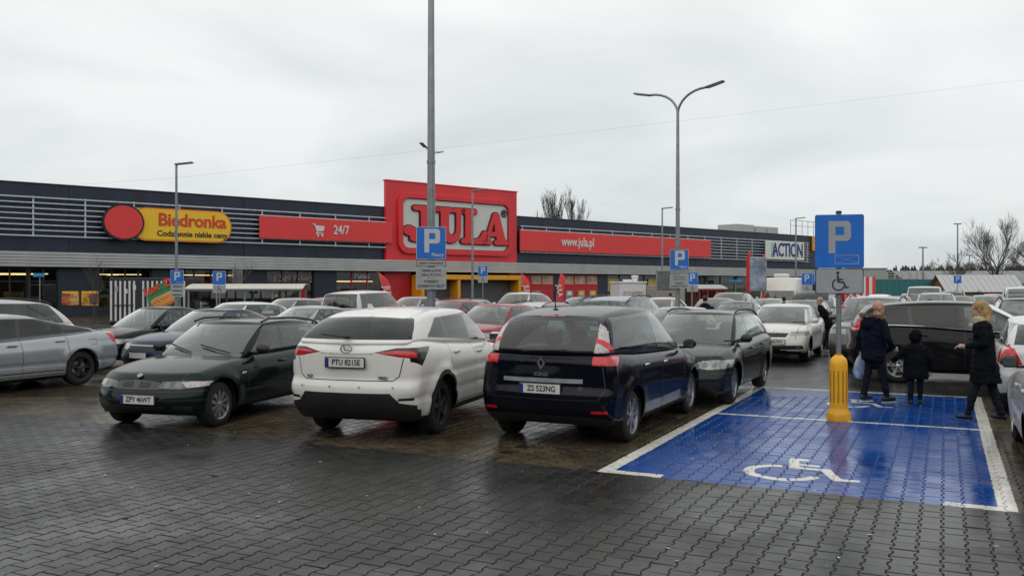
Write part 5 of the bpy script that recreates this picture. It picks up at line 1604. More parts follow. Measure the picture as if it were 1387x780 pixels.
def P_shape(k):
    """bold letter P, height 1 scaled by k, origin at its middle"""
    o = [(-.30, -.5), (-.10, -.5), (-.10, -.10), (.10, -.10)] + arc(.10, .20, .24, .30, -90, 90, 8) + [(-.30, .5)]
    i = [(-.10, .07), (.08, .07)] + arc(.08, .20, .07, .13, -90, 90, 5) + [(-.10, .33)]
    return [[(x * k, y * k) for x, y in o], [(x * k, y * k) for x, y in i]]


def P_square(k):
    o = [(-.32, -.5), (-.12, -.5), (-.12, -.12), (.20, -.12)] + arc(.20, .02, .14, .14, -90, 0, 4) + arc(.20, .36, .14, .14, 0, 90, 4) + [(-.32, .5)]
    i = [(-.12, .06), (.12, .06), (.14, .09), (.14, .29), (.12, .32), (-.12, .32)]
    return [[(x * k, y * k) for x, y in o], [(x * k, y * k) for x, y in i]]


def wheelchair_shapes(k):
    out = [arc(-.07, .40, .075, .075, 0, 330, 11)]
    ring_o = arc(-.04, -.16, .30, .30, 115, 350, 16); ring_i = arc(-.04, -.16, .235, .235, 350, 115, 16)
    out.append(ring_o + ring_i)
    out.append([(-.12, .30), (-.03, .30), (-.01, .12), (.17, .12), (.17, .05), (0.0, .05), (.01, 0.0), (.22, -.01), (.32, -.27), (.44, -.23), (.42, -.30), (.29, -.36), (.17, -.085), (-.09, -.07)])
    return [[(x * k, y * k) for x, y in q] for q in out]


def board(w, h, m, parent, loc, name='sign_board', edge=M_SWHITE, r=0.03, th=0.006):
    """flat sign: rim, face and dark back"""
    b = stand(curve_mesh([rounded(w, h, r)], th), name, edge, parent, loc)
    stand(curve_mesh([rounded(w - 0.024, h - 0.024, r * .8)], 0.0015), 'sign_face', m, b, (0, -th - 0.0012, 0))
    stand(curve_mesh([rounded(w - 0.01, h - 0.01, r)], 0.002), 'sign_back', M_SBACK, b, (0, th + 0.003, 0))
    return b


def shapes_on(b, polys, m, name, x=0.0, z=0.0, y=-0.0100):
    for q in polys if not isinstance(polys[0][0], tuple) else [polys]:
        pass
    return stand(curve_mesh(polys, 0.0012), name, m, b, (x, y, z))


def txt_on(b, s_, size, m, x=0, z=0, y=-0.0100, bold=0.0, sx=1.0):
    return stand(text_mesh(s_, size, 0.0012, bold, sx=sx), 'lettering', m, b, (x, y, z))


def face_cam(px): return -math.atan((px - 693.5) / FPX)


# --- yellow bollard with the disabled parking sign
bp = gnd(1136, 569)
bol = thing('bollard', 'yellow ribbed plastic bollard standing on the white line of the blue bay', 'bollard', bp, 0.15)
prof = [(0.165, 0.0), (0.165, 0.085), (0.155, 0.12), (0.125, 0.165), (0.122, 0.19), (0.122, 0.78), (0.118, 0.84), (0.10, 0.89), (0.065, 0.925), (0.05, 0.935), (0.05, 0.95)]
MB().lathe(prof, 28).build('shell', M_BOLL, bol, 30)
for i in range(12):
    a = 2 * pi * i / 12
    MB().box((0, 0, 0), (0.010, 0.026, 0.46), 0.004).build('groove_shade_strip', M_BOLLD, bol, None, (0.1185 * cos(a), 0.1185 * sin(a), 0.49), a)
sg = thing('road_sign', 'blue parking sign above a grey wheelchair plate on a grey post', 'sign', bp, face_cam(1136) * 0.6)
MB().tube([(0, 0.0, 0.0), (0, 0.0, 2.98)], 0.036, 14).build('post', M_GALV, sg, 40)
MB().lathe([(0.042, 0), (0.042, 0.03), (0.0, 0.04)], 12).build('post_cap', M_SBACK, sg, None, (0, 0, 2.97))
b1 = board(0.665, 0.765, M_SBLUE, sg, (0, -0.055, 2.565), edge=mat('sign_blue_edge', (0.03, 0.12, 0.42), 0.4))
shapes_on(b1, P_square(0.46), M_SGREY, 'letter_p', 0.0, 0.06)
fr = [[(-.165, -.065), (.165, -.065), (.165, .065), (-.165, .065)], [(-.157, -.057), (.157, -.057), (.157, .057), (-.157, .057)]]
e = stand(curve_mesh(fr, 0.0012), 'crossed_box', M_SGREY, b1, (0.10, -0.0100, -0.26))
for q in ([(-.157, -.057), (-.147, -.057), (.157, .057), (.147, .057)], [(-.157, .057), (-.147, .057), (.157, -.057), (.147, -.057)]):
    stand(curve_mesh([q], 0.0010), 'cross_line', M_SGREY, b1, (0.10, -0.0100, -0.26))
b2 = board(0.655, 0.365, M_SGREY, sg, (0, -0.055, 1.995), edge=M_SDARK)
for q in wheelchair_shapes(0.30): stand(curve_mesh([q], 0.0012), 'wheelchair_pictogram', M_SDARK, b2, (0.0, -0.0100, 0.0))
for z in (2.78, 2.36, 2.0): MB().box((0, -0.02, z), (0.16, 0.05, 0.04), 0.008).build('clamp', M_GALV, sg)

# --- double arm lamp posts
def arm_path(sd, reach, rise, base_z):
    return [(0, 0, base_z)] + [(sd * reach * (1 - cos(t * pi / 2 * .92)), 0, base_z + rise * sin(t * pi / 2)) for t in [i / 8 for i in range(1, 9)]]


def double_lamp(name, label, loc, rotz, h, r0=0.10, r1=0.06, reach=1.25):
    t = thing(name, label, 'lamp post', loc, rotz, None)
    MB().tube([(0, 0, 0), (0, 0, 1.2), (0, 0, h)], [r0, r0, r1], 16).build('pole', M_GALV, t, 50)
    MB().box((0, 0, 0.02), (0.42, 0.42, 0.03), 0.01).build('base_plate', M_GALV, t)
    MB().tube([(0, 0, 5.05), (0, 0, 5.13)], r0 * 0.98, 16).build('collar', M_GALV, t)
    for sd in (1, -1):
        pts = arm_path(sd, reach, 0.95, h)
        arm = MB().tube(pts, [0.05] * len(pts), 10).build('arm', M_GALV, t, 50)
        e_ = Vector(pts[-1])
        MB().box((0, 0, 0), (0.80, 0.26, 0.075), 0.03, M=Matrix.Rotation(radians(-12 * sd), 4, 'Y')).build('lamp_head', M_GALV, arm, 40, (e_.x + sd * 0.38, 0, e_.z + 0.07))
        MB().box((0, 0, 0), (0.60, 0.20, 0.012), 0.004, M=Matrix.Rotation(radians(-12 * sd), 4, 'Y')).build('lamp_glass', M_SWHITE, arm, None, (e_.x + sd * 0.38, 0, e_.z + 0.027))
    return t


near_lamp = double_lamp('lamp_post', 'tall grey lamp post carrying the paid parking sign with three plates', at(584, 388, 22.6) * Vector((1, 1, 0)) if False else Vector((at(584, 388, 22.6).x, 22.6, 0)), radians(20), 10.2, 0.115, 0.075)
double_lamp('lamp_post', 'grey double arm lamp post with paid parking sign near the food kiosk', Vector((at(918, 388, 36.5).x, 36.5, 0)), radians(-36), 9.0, 0.105, 0.06, 1.42)
double_lamp('lamp_post', 'double arm lamp post standing behind the pole with the paid parking sign', Vector((at(585, 388, 56).x, 56, 0)), radians(74), 9.6, 0.09, 0.05)


def paid_sign(loc, rotz, label, back=True):
    t = thing('parking_sign', label, 'sign', loc, rotz)
    b = board(0.75, 0.82, M_SBLUE, t, (0, -0.16, 3.02))
    shapes_on(b, P_square(0.60), M_SWHITE, 'letter_p', 0.02, 0.06)
    txt_on(b, 'Płatny', 0.125, M_SWHITE, 0.16, -0.30, bold=0.002)
    p1 = board(0.75, 0.165, M_SGREY, t, (0, -0.16, 2.51), 'sign_plate', M_SDARK, 0.015); txt_on(p1, 'Opłata w parkomatach', 0.066, M_SDARK, bold=0.0015)
    p2 = board(0.76, 0.27, M_SGREY, t, (0, -0.16, 2.27), 'sign_plate', M_SWHITE, 0.02)
    txt_on(p2, 'Opłata za brak', 0.085, M_SDARK, 0, 0.055, bold=0.0015); txt_on(p2, 'biletu 95 PLN', 0.085, M_SDARK, 0, -0.055, bold=0.0015)
    p3 = board(0.76, 0.27, M_SGREY, t, (0, -0.16, 1.985), 'sign_plate', M_SWHITE, 0.02)
    txt_on(p3, 'POBIERZ', 0.09, M_SDARK, 0, 0.06, bold=0.002); txt_on(p3, 'DARMOWY BILET', 0.09, M_SDARK, 0, -0.055, bold=0.002, sx=0.93)
    if back:                                    # a second set of boards at right angles
        for h, z in ((0.82, 3.02), (0.42, 2.38), (0.28, 1.985)):
            MB().box((0.36, 0.30, z), (0.015, 0.74, h), 0.004).build('cross_board', M_SBACK, t)
    for z in (3.2, 2.75, 2.27): MB().box((0, -0.08, z), (0.30, 0.14, 0.04), 0.01).build('clamp', M_GALV, t)
    return t


paid_sign(near_lamp.location, face_cam(580), 'blue paid parking sign with three text plates on the tall grey post')
paid_sign(Vector((at(919, 388, 36.5).x, 36.4, 0)), face_cam(919) * .6, 'blue paid parking sign with text plates on the double arm lamp post', False)


# --- single arm lamps in the row before the building
def single_lamp(px, Y, h, label, rot=0.0, head=0.75):
    t = thing('lamp_post', label, 'lamp post', (at(px, 388, Y).x, Y, 0), rot)
    MB().tube([(0, 0, 0), (0, 0, h)], [0.075, 0.045], 12).build('pole', M_GALV, t, 50)
    MB().box((0, 0, 0.02), (0.3, 0.3, 0.03), 0.01).build('base_plate', M_GALV, t)
    MB().box((head / 2 - 0.06, 0, h + 0.01), (head, 0.22, 0.07), 0.025, M=Matrix.Rotation(radians(-6), 4, 'Y')).build('lamp_head', M_GALV, t, 40)
    return t


single_lamp(239, 36.7, 7.0, 'slim grey single arm lamp before the yellow capsule sign')
single_lamp(640, 46.9, 7.0, 'slim pale single arm lamp before the red sign tower')
single_lamp(897, 57.5, 7.0, 'slim grey single arm lamp before the long red banner end')
single_lamp(1078, 66, 7.0, 'slim grey single arm lamp before the white shop sign with blue letters')
for px, Y, h, lb in ((1250, 120, 7.2, 'far slim lamp rising above the teal barrier'), (1297, 130, 11.1, 'tall far floodlight mast behind the small bare tree'), (1313, 150, 7.2, 'far slim lamp between the two bare trees')):
    t = thing('lamp_post', lb, 'lamp post', (at(px, 388, Y).x, Y, 0))
    MB().tube([(0, 0, 0), (0, 0, h)], [0.14, 0.09], 10).build('pole', M_GALV, t, 50)
    MB().box((0, 0, h), (1.1, 0.3, 0.16), 0.03).build('lamp_head', M_GALV, t)


# --- small parking signs
def bay_sign(px, py, Y, label, chair=True, w=0.52, plain=False, sign_h=None):
    x = at(px, 388, Y).x; zt = at(px, py, Y).z
    t = thing('bay_sign', label, 'sign', (x, Y, 0), face_cam(px) * .5)
    hb = w * 1.12
    MB().tube([(0, 0.04, 0), (0, 0.04, zt)], 0.03, 8).build('post', M_GALV, t)
    b = board(w, hb, M_SBLUE, t, (0, 0, zt - hb / 2), r=0.02)
    shapes_on(b, P_square(w * .66), M_SWHITE, 'letter_p', 0, w * .10)
    txt_on(b, 'Płatny' if not chair else 'tel.', w * .16, M_SWHITE, w * .16, -w * .42) if not plain and not chair else None
    if chair:
        b_ = board(w, w * .62, M_SGREY, t, (0, 0, zt - hb - w * .33), 'sign_plate', r=0.015)
        for q in wheelchair_shapes(w * .5): stand(curve_mesh([q], 0.0012), 'wheelchair_pictogram', M_SDARK, b_, (0, -0.0100, 0))
    elif not plain:
        for i in range(3):
            b_ = board(w, w * .30, M_SGREY, t, (0, 0, zt - hb - w * (.17 + .33 * i)), 'sign_plate', r=0.012)
            MB().box((0, -0.0095, 0), (w * .7, 0.002, w * .08)).build('text_line', M_SDARK, b_)
    return t


bay_sign(240, 366, 36.6, 'blue paid parking sign with three text plates before the striped kiosk', False)
bay_sign(297, 367, 37, 'blue bay sign with wheelchair plate before the trolley shelter roof')
bay_sign(654, 360, 48, 'blue bay sign with wheelchair plate before the amber gateway')
bay_sign(938, 369, 42, 'blue bay sign with wheelchair plate beside the paid parking lamp post')
bay_sign(1093, 370, 44, 'blue bay sign with wheelchair plate beside the camper van')
bay_sign(1106, 371, 52, 'blue bay sign half hidden behind another one by the camper van', plain=True, chair=False)
bay_sign(1297, 373, 62, 'plain blue parking sign standing before the brick hut', False, 0.5, True)
t = thing('street_sign', 'small turquoise street sign on a thin post before the shop window', 'sign', (at(54, 388, 49).x, 49, 0))
MB().tube([(0, 0, 0), (0, 0, 2.4)], 0.03, 8).build('post', M_GALV, t)
MB().box((-0.03, -0.05, 2.55), (0.62, 0.02, 0.2), 0.005).build('sign_board', mat('turquoise_board', (0.02, 0.25, 0.48), 0.4), t)
t = thing('street_sign', 'small turquoise street sign before the dark shop front', 'sign', (at(996, 388, 60).x, 60, 0))
MB().tube([(0, 0, 0), (0, 0, 2.2)], 0.03, 8).build('post', M_GALV, t)
MB().box((0, -0.05, 2.3), (0.9, 0.02, 0.14), 0.005).build('sign_board', MATS['turquoise_board'], t)

# --- feather flags
def flag(px, Y, zt, lean, label):
    t = thing('feather_flag', label, 'flag', (at(px, 388, Y).x, Y, 0), face_cam(px))
    n = 12; P = []
    for i in range(n + 1):
        z = 0.5 + (zt - 0.5) * i / n; P.append((lean * (i / n) ** 1.6 * -0.5, 0, z))
    MB().tube([(0, 0, 0), (0, 0, 0.5)] + P[1:], 0.018, 6).build('pole', M_GALV, t)
    vs = []; 
    for i, (x, y, z) in enumerate(P):
        k = i / n; w = 0.46 * (1 - max(0, (k - .72) / .28) ** 2 * 0.92)
        vs += [(x, -0.01, z + (0.0)), (x + w * .5, -0.03 + 0.02 * sin(k * 9), z - .01), (x + w, 0.01 + 0.03 * sin(k * 7), z - 0.05)]
    MB().add(vs, [(3 * i + j, 3 * i + j + 1, 3 * i + j + 4, 3 * i + j + 3) for i in range(n) for j in range(2)]).build('banner', M_REDL, t, 60)
    me = text_mesh('JULA', 0.5, 0.002, 0.01, sx=0.8); me.transform(Matrix.Rotation(radians(-82), 4, 'Z'))
    stand(me, 'lettering', M_WHITE, t, (0.18 - lean * .12, -0.06, 0.5 + (zt - .5) * .46))
    return t


flag(523, 47, 2.72, 0.9, 'leaning red feather flag beside the red framed shop window')
flag(711, 60, 2.85, 0.5, 'red feather flag before the red wall near the amber gateway')
flag(753, 63, 2.95, -0.7, 'red feather flag leaning beside the navy pier')

# --- striped kiosk and hot dog board
KY = 46.0
kx0, kx1 = at(150, 388, KY).x, at(250, 388, KY).x
kz = at(150, 376, KY).z
kio = thing('kiosk', 'black and white striped food kiosk standing before the shop', 'kiosk', ((kx0 + kx1) / 2, KY, 0), face_cam(200) * .4)
kw = kx1 - kx0
MB().box((0, 1.2, kz / 2), (kw, 2.3, kz), 0.03).build('hut', M_SDARK, kio)
nst = 17
for i in range(nst):
    if i == 6: continue
    MB().box((-kw / 2 + kw * (i + .5) / nst, 0.035, kz / 2 - 0.05), (kw / nst * .42, 0.025, kz - 0.25), 0.004).build('white_slat', M_WHITE, kio)
MB().box((-kw * .31, 0.0, kz * .40), (kw * .26, 0.03, 0.05)).build('counter_bar', M_SDARK, kio)
for dx, z in ((-kw * .40, kz * .75), (-kw * .28, kz * .70), (-kw * .17, kz * .78)):
    MB().box((dx, 0.012, z), (0.16, 0.02, 0.24), 0.01).build('notice', M_SGREY if dx < -kw * .3 else M_WHITE, kio)
hd = thing('hot_dog_board', 'round green board with hot dog picture hung on the striped kiosk', 'sign', (at(221, 388, KY - .2).x, KY - .12, 0), face_cam(200) * .4)
hz = at(221, 404, KY).z; hr = 0.80
disc = stand(curve_mesh([arc(0, 0, hr, hr * .98, 0, 350, 35)], 0.03), 'disc', mat('board_green', (0.02, 0.24, 0.10), 0.45), hd, (0, 0, hz))
M_BUN = mat('bun', (0.58, 0.24, 0.06), 0.6, var=0.15, scale=4); M_SAUS = mat('sausage', (0.34, 0.05, 0.025), 0.4)
def sausage(l, r, m, x, z, y, name):
    P = [(l * (k / 8 - .5), 0, 0.06 * l * (k / 8 - .5) ** 2) for k in range(9)]
    o = MB().tube(P, [r * .55, r * .9, r, r, r, r, r, r * .9, r * .55], 10).build(name, m, disc, 60, (x, y, z)); o.rotation_euler = (0, radians(-27), 0); o.scale = (1, .35, 1); return o
sausage(1.25, 0.22, M_BUN, -0.02, -0.02, -0.06, 'bun'); sausage(1.45, 0.14, M_SAUS, 0.03, -0.16, -0.10, 'sausage'); sausage(1.20, 0.20, M_BUN, 0.08, -0.30, -0.13, 'bun')
MB().tube([(0.55 * (k / 10 - .5) * 2, 0, 0.05 * (-1) ** k) for k in range(11)], 0.025, 6).build('mustard', M_YEL, disc, None, (0.02, -0.16, -0.12)).rotation_euler = (0, radians(-27), 0)
for i, ch in enumerate('Hot Dog'):
    o = stand(text_mesh(ch, 0.52, 0.02, 0.03), 'letter', mat('hotdog_red', (0.62, 0.07, 0.02), 0.4), disc, (-0.78 + i * 0.25, -0.06, 0.42 + i * 0.10 - (0.012 * (i - 3) ** 2)))
    o.rotation_euler = (0, radians(-20), 0)

# --- trolley shelters
def shelter(px0, px1, ytop, Y, frame, roofm, label):
    x0, x1 = at(px0, 388, Y).x, at(px1, 388, Y).x; zt = at(px0, ytop, Y).z; w = x1 - x0; h = zt
    t = thing('trolley_shelter', label, 'shelter', ((x0 + x1) / 2, Y, 0), radians(6))
    vs = []; n = 8
    for i in range(n + 1):
        y = -0.2 + 2.6 * i / n; z = h - 0.32 + 0.32 * sin(pi * (i / n) * .62 + .25)
        vs += [(-w / 2 - .15, y, z), (w / 2 + .15, y, z), (-w / 2 - .15, y, z + .03), (w / 2 + .15, y, z + .03)]
    fs_ = []
    for i in range(n):
        a_ = 4 * i; fs_ += [(a_, a_ + 1, a_ + 5, a_ + 4), (a_ + 2, a_ + 3, a_ + 7, a_ + 6), (a_, a_ + 2, a_ + 6, a_ + 4), (a_ + 1, a_ + 3, a_ + 7, a_ + 5)]
    fs_ += [(0, 1, 3, 2), (4 * n, 4 * n + 1, 4 * n + 3, 4 * n + 2)]
    MB().add(vs, fs_).build('roof', roofm, t, 40)
    for i in range(5):
        for y in (0.0, 2.2):
            MB().box((-w / 2 + w * i / 4, y, (h - .3) / 2), (0.07, 0.07, h - .3), 0.01).build('post', frame, t)
    for i in range(4): MB().box((-w / 2 + w * (i + .5) / 4, 2.2, 1.0), (w / 4 - .12, 0.012, 1.5)).build('wall_pane', M_GLS, t)
    for sx_ in (-1, 1): MB().box((sx_ * w / 2, 1.1, 1.0), (0.012, 2.1, 1.5)).build('wall_pane', M_GLS, t)
    MB().box((0, -0.1, h - .28), (w + .2, 0.05, 0.09), 0.01).build('front_beam', frame, t)
    return t


shelter(258, 405, 385, 43, M_GREYM, mat('cream_roof', (0.50, 0.47, 0.40), 0.5), 'glazed trolley shelter with curved cream roof beside the striped kiosk')
shelter(936, 982, 386, 53, M_RED, mat('grey_roof', (0.33, 0.32, 0.29), 0.5), 'trolley shelter with red posts near the advertising totem')

# --- food kiosk of two boxes
fx = at(862, 388, 52).x; zt = at(862, 388, 52).z
t = thing('food_kiosk', 'white and beige food kiosk boxes with a cup on the roof', 'kiosk', (fx, 52, 0), radians(10))
MB().box((-0.2, 1.0, 1.12), (1.6, 2, 2.0), 0.03).build('white_cabin', M_WHITE, t); MB().box((1.85, 1.1, 1.0), (2.4, 2, 2.0), 0.03).build('beige_cabin', mat('beige_cabin', (0.32, 0.29, 0.25), 0.6), t)
MB().box((-0.2, 1.0, 2.16), (1.7, 2.1, 0.10), 0.02).build('cabin_roof', M_WHITE, t)
MB().box((-0.2, -0.02, 1.35), (1.2, 0.03, 0.6), 0.01).build('picture_panel', mat('picture_panel', (0.42, 0.40, 0.38), 0.5, var=0.5, scale=7), t)
MB().lathe([(0.0, 0), (0.16, 0), (0.20, 0.28), (0.23, 0.30), (0.20, 0.36), (0.0, 0.38)], 14).build('roof_cup', M_WHITE, t, 40, (0.1, 0.6, 2.21))
MB().box((-0.35, 0.6, 2.27), (0.55, 0.25, 0.13), 0.02).build('roof_board', M_WHITE, t)

# --- advertising totem
t = thing('advertising_totem', 'red framed advertising totem with pale screen near the red shelter', 'totem', (at(1023, 388, 46).x, 46, 0), radians(-22))
for x, h in ((-0.30, 3.75), (0.42, 3.6)): MB().box((x, 0, h / 2), (0.12, 0.12, h), 0.02).build('post', M_RED, t)
MB().box((-0.42, 0.35, 2.55), (0.10, 0.55, 1.9), 0.02).build('side_panel', M_RED, t)
scr = MB().box((0.16, -0.12, 2.55), (0.85, 0.10, 1.75), 0.02).build('screen_panel', M_GREYM, t)
MB().box((0.16, -0.175, 2.55), (0.76, 0.012, 1.64)).build('poster', mat('totem_poster', (0.24, 0.28, 0.36), 0.4, var=0.5, scale=2.5), scr)
for px, lb, w in ((323, 'grey hanging board before the trolley shelter', 0.5), (905, 'grey banner board beside the paid parking post', 1.2)):
    tt = thing('sign_panel', lb, 'sign', (at(px, 388, 50).x, 50, 0))
    zc_ = at(px, 377 if px < 500 else 380, 50).z
    MB().tube([(-w / 2 - .05, 0.05, 0), (-w / 2 - .05, 0.05, zc_ + .6)], 0.05, 8).build('post', M_GREYM, tt)
    MB().box((0, 0, zc_), (w, 0.05, 1.1), 0.02).build('board', mat('dark_board', (0.12, 0.125, 0.13), 0.5, var=0.3), tt)

# --- overhead cable
tag(MB().tube([at(-60, 262, 75), at(250, 240, 75), at(540, 208, 76), at(1000, 155, 78), at(1460, 100, 80)], 0.005, 5).build('overhead_cable', mat('cable_grey', (0.2, 0.2, 0.2), 0.6)), 'thin overhead cable crossing the grey sky', 'cable')
# ------------------------------------------------------------------ people
from mathutils.bvhtree import BVHTree
from mathutils import noise as mnoise
M_SKIN = mat('skin', (0.46, 0.26, 0.19), 0.5, var=0.08, scale=10); M_COATN = mat('coat_navy', (0.006, 0.009, 0.018), 0.8, spec=0.08, var=0.3, scale=9, bump=0.25)
M_COATB = mat('coat_black', (0.005, 0.006, 0.008), 0.8, spec=0.08, var=0.3, scale=9, bump=0.25); M_TROU = mat('trousers_dark', (0.012, 0.014, 0.022), 0.85, spec=0.08, var=0.3, scale=9, bump=0.2)
M_SHOE = mat('shoe_black', (0.010, 0.010, 0.011), 0.5); M_SOLE = mat('sole_white', (0.55, 0.55, 0.52), 0.6); M_FUR = mat('fur_trim', (0.20, 0.15, 0.09), 0.9, var=0.5, scale=30)
M_HAIRB = mat('hair_blonde', (0.33, 0.20, 0.08), 0.55, var=0.35, scale=25); M_HAIRG = mat('hair_grey', (0.30, 0.26, 0.22), 0.7, var=0.3, scale=25); M_HAIRD = mat('hair_dark', (0.015, 0.012, 0.010), 0.6)
M_COATR = mat('coat_red', (0.45, 0.03, 0.03), 0.75, var=0.2)


def ell(mb, c, r, mi=0, n=14, m=9, M=None):
    vs = []; fs_ = []
    for i in range(m + 1):
        t = pi * i / m
        for k in range(n):
            v = Vector((r[0] * sin(t) * cos(2 * pi * k / n), r[1] * sin(t) * sin(2 * pi * k / n), r[2] * cos(t)))
            if M is not None: v = M @ v
            vs.append(v + Vector(c))
    for i in range(m):
        for k in range(n): fs_.append((i * n + k, i * n + (k + 1) % n, (i + 1) * n + (k + 1) % n, (i + 1) * n + k))
    return mb.add(vs, fs_, mi)


def loft(mb, secs, mi=0, n=20, fold=0.0):
    """secs: (cx, cy, z, rx, ry)"""
    vs = []; fs_ = []
    for j, (cx, cy, z, rx, ry) in enumerate(secs):
        for k in range(n):
            a = 2 * pi * k / n; f = 1 + fold * sin(a * 5 + j * 1.3)
            vs.append((cx + rx * f * cos(a), cy + ry * f * sin(a), z))
    for j in range(len(secs) - 1):
        for k in range(n): fs_.append((j * n + k, j * n + (k + 1) % n, (j + 1) * n + (k + 1) % n, (j + 1) * n + k))
    fs_.append(list(range(n))[::-1]); fs_.append([(len(secs) - 1) * n + k for k in range(n)])
    return mb.add(vs, fs_, mi)


def hand(mb, wrist, d, palm_n, mi, k=1.0):
    """palm, four curled fingers and a thumb from its side"""
    d = Vector(d).normalized(); nrm = Vector(palm_n); nrm = (nrm - d * nrm.dot(d)).normalized(); sd = d.cross(nrm)
    w = Vector(wrist)
    mb.tube([w - d * .02 * k, w + d * .04 * k, w + d * .085 * k], [.028 * k, .040 * k, .038 * k], 8, mi=mi)
    for i, l in enumerate((.070, .080, .075, .058)):
        b = w + d * .085 * k + sd * (.030 - .020 * i) * k
        mb.tube([b, b + (d * .8 + nrm * .35) * l * .45 * k, b + (d * .95 + nrm * 1.1) * l * .75 * k], [.0115 * k, .0105 * k, .009 * k], 6, mi=mi)
    b = w + d * .03 * k + sd * .035 * k
    mb.tube([b, b + (sd * .7 + d * .6) * .035 * k, b + (sd * .6 + d * .9 + nrm * .5) * .06 * k], [.014 * k, .012 * k, .010 * k], 6, mi=mi)


def head(mb, c, yaw, mi, k=1.0, tilt=0.0):
    """skull, jaw, nose, brow, ears; faces +x before yaw"""
    M = Matrix.Rotation(yaw, 4, 'Z') @ Matrix.Rotation(tilt, 4, 'Y')
    c = Vector(c)
    P = lambda x, y, z: c + M @ (Vector((x, y, z)) * k)
    ell(mb, P(-.012, 0, .025), (.098 * k, .077 * k, .100 * k), mi, M=M)
    ell(mb, P(.022, 0, -.055), (.066 * k, .058 * k, .070 * k), mi, M=M)
    ell(mb, P(.070, 0, -.088), (.022 * k, .030 * k, .022 * k), mi, 8, 6, M=M)
    mb.tube([P(.082, 0, .012), P(.108, 0, -.028), P(.090, 0, -.036)], [.010 * k, .015 * k, .010 * k], 8, mi=mi)
    ell(mb, P(.080, 0, -.062), (.014 * k, .026 * k, .010 * k), mi, 8, 6, M=M)
    for s_ in (1, -1):
        ell(mb, P(-.008, s_ * .078, -.012), (.022 * k, .012 * k, .034 * k), mi, 8, 6, M=M)
        ell(mb, P(.076, s_ * .030, .022), (.014 * k, .022 * k, .008 * k), mi, 8, 6, M=M)
    return M


def union(mb, mats, name, parent, vox=0.012, fold=0.022):
    """fuse the pieces into one continuous skin and carry the materials over"""
    src = bpy.data.meshes.new('src'); src.from_pydata(mb.v, [], mb.f); src.update()
    o = bpy.data.objects.new('src', src)
    bm = bmesh.new(); bm.from_mesh(src); bmesh.ops.recalc_face_normals(bm, faces=bm.faces[:]); bm.to_mesh(src)
    bvh = BVHTree.FromBMesh(bm); bm.free()
    COL2 = bpy.data.scenes['tmp_scene'].collection if 'tmp_scene' in bpy.data.scenes else None
    COL2.objects.link(o)
    r = o.modifiers.new('r', 'REMESH'); r.mode = 'VOXEL'; r.voxel_size = vox
    sm = o.modifiers.new('s', 'SMOOTH'); sm.factor = 0.5; sm.iterations = 3
    vl = bpy.data.scenes['tmp_scene'].view_layers[0]; vl.update()
    me = bpy.data.meshes.new_from_object(o.evaluated_get(vl.depsgraph))
    bpy.data.objects.remove(o)
    me.name = name
    me.materials.clear()
    for m in mats: me.materials.append(m)
    for p in me.polygons:
        loc, nn, idx, dd = bvh.find_nearest(p.center)
        p.material_index = mb.mi[idx] if idx is not None else 0
        p.use_smooth = True
    if fold:                                      # creases of the cloth
        cloth = set()
        for p in me.polygons:
            if p.material_index in (0, 1): cloth.update(p.vertices)
        nrm = [v.normal.copy() for v in me.vertices]
        for i in cloth:
            co = me.vertices[i].co
            q = Vector((co.x * 7 + co.z * 5, co.y * 7 - co.z * 3, co.z * 11))
            me.vertices[i].co = co + nrm[i] * ((abs(mnoise.noise(q)) - .25) * fold + mnoise.noise(co * 5) * fold * .8)
    me.update()
    return link(name, me, parent)


def leg(mb, hip, knee, ankle, toe_dir, mi_t, mi_s, k=1.0, sole=None, lift=0.0):
    hip, knee, ankle = Vector(hip), Vector(knee), Vector(ankle)
    mb.tube([hip, hip.lerp(knee, .5), knee, knee.lerp(ankle, .35), ankle], [.092 * k, .082 * k, .062 * k, .060 * k, .052 * k], 12, mi=mi_t)
    td = Vector(toe_dir).normalized()
    f0 = ankle + Vector((0, 0, -.035 * k))
    M = Matrix(((td.x, -td.y, 0), (td.y, td.x, 0), (0, 0, 1))).to_4x4()
    up = Matrix.Rotation(lift, 4, 'Y')
    ell(mb, f0 + td * .045 * k, (.135 * k, .048 * k, .045 * k), mi_s, M=M @ up)
    ell(mb, f0 - td * .03 * k, (.055 * k, .043 * k, .048 * k), mi_s, M=M @ up)


def arm(mb, sh, el, wr, mi, k=1.0, r=(.070, .058, .044)):
    sh, el, wr = Vector(sh), Vector(el), Vector(wr)
    mb.tube([sh, sh.lerp(el, .5), el, el.lerp(wr, .5), wr], [r[0] * k, (r[0] + r[1]) / 2 * k, r[1] * k, (r[1] + r[2]) / 2 * k, r[2] * k], 12, mi=mi)


tmp_sc = bpy.data.scenes.new('tmp_scene')
# --- man in the parka (local +x is where he walks)
man_p = gnd(1183, 545)
mt = thing('person', 'balding man in dark parka with fur hood carrying a bag, seen from behind', 'person', man_p, radians(14))
b = MB()
leg(b, (0.0, .09, .86), (-.03, .10, .48), (-.10, .11, .115), (1, .05, 0), 1, 2, 1.0)
leg(b, (0.0, -.09, .86), (.10, -.10, .49), (.17, -.11, .105), (1, -.1, 0), 1, 2, 1.0)
loft(b, [(0, 0, .70, .17, .225), (0, 0, .82, .175, .235), (0, 0, 1.0, .165, .225), (.01, 0, 1.2, .165, .235), (.03, 0, 1.32, .150, .230), (.05, 0, 1.40, .115, .17), (.06, 0, 1.45, .08, .10)], 0, 22, 0.02)
arm(b, (.03, .20, 1.33), (-.06, .29, 1.06), (-.01, .30, .84), 0, 1.05); arm(b, (.03, -.20, 1.33), (.06, -.29, 1.07), (.20, -.24, .92), 0, 1.05)
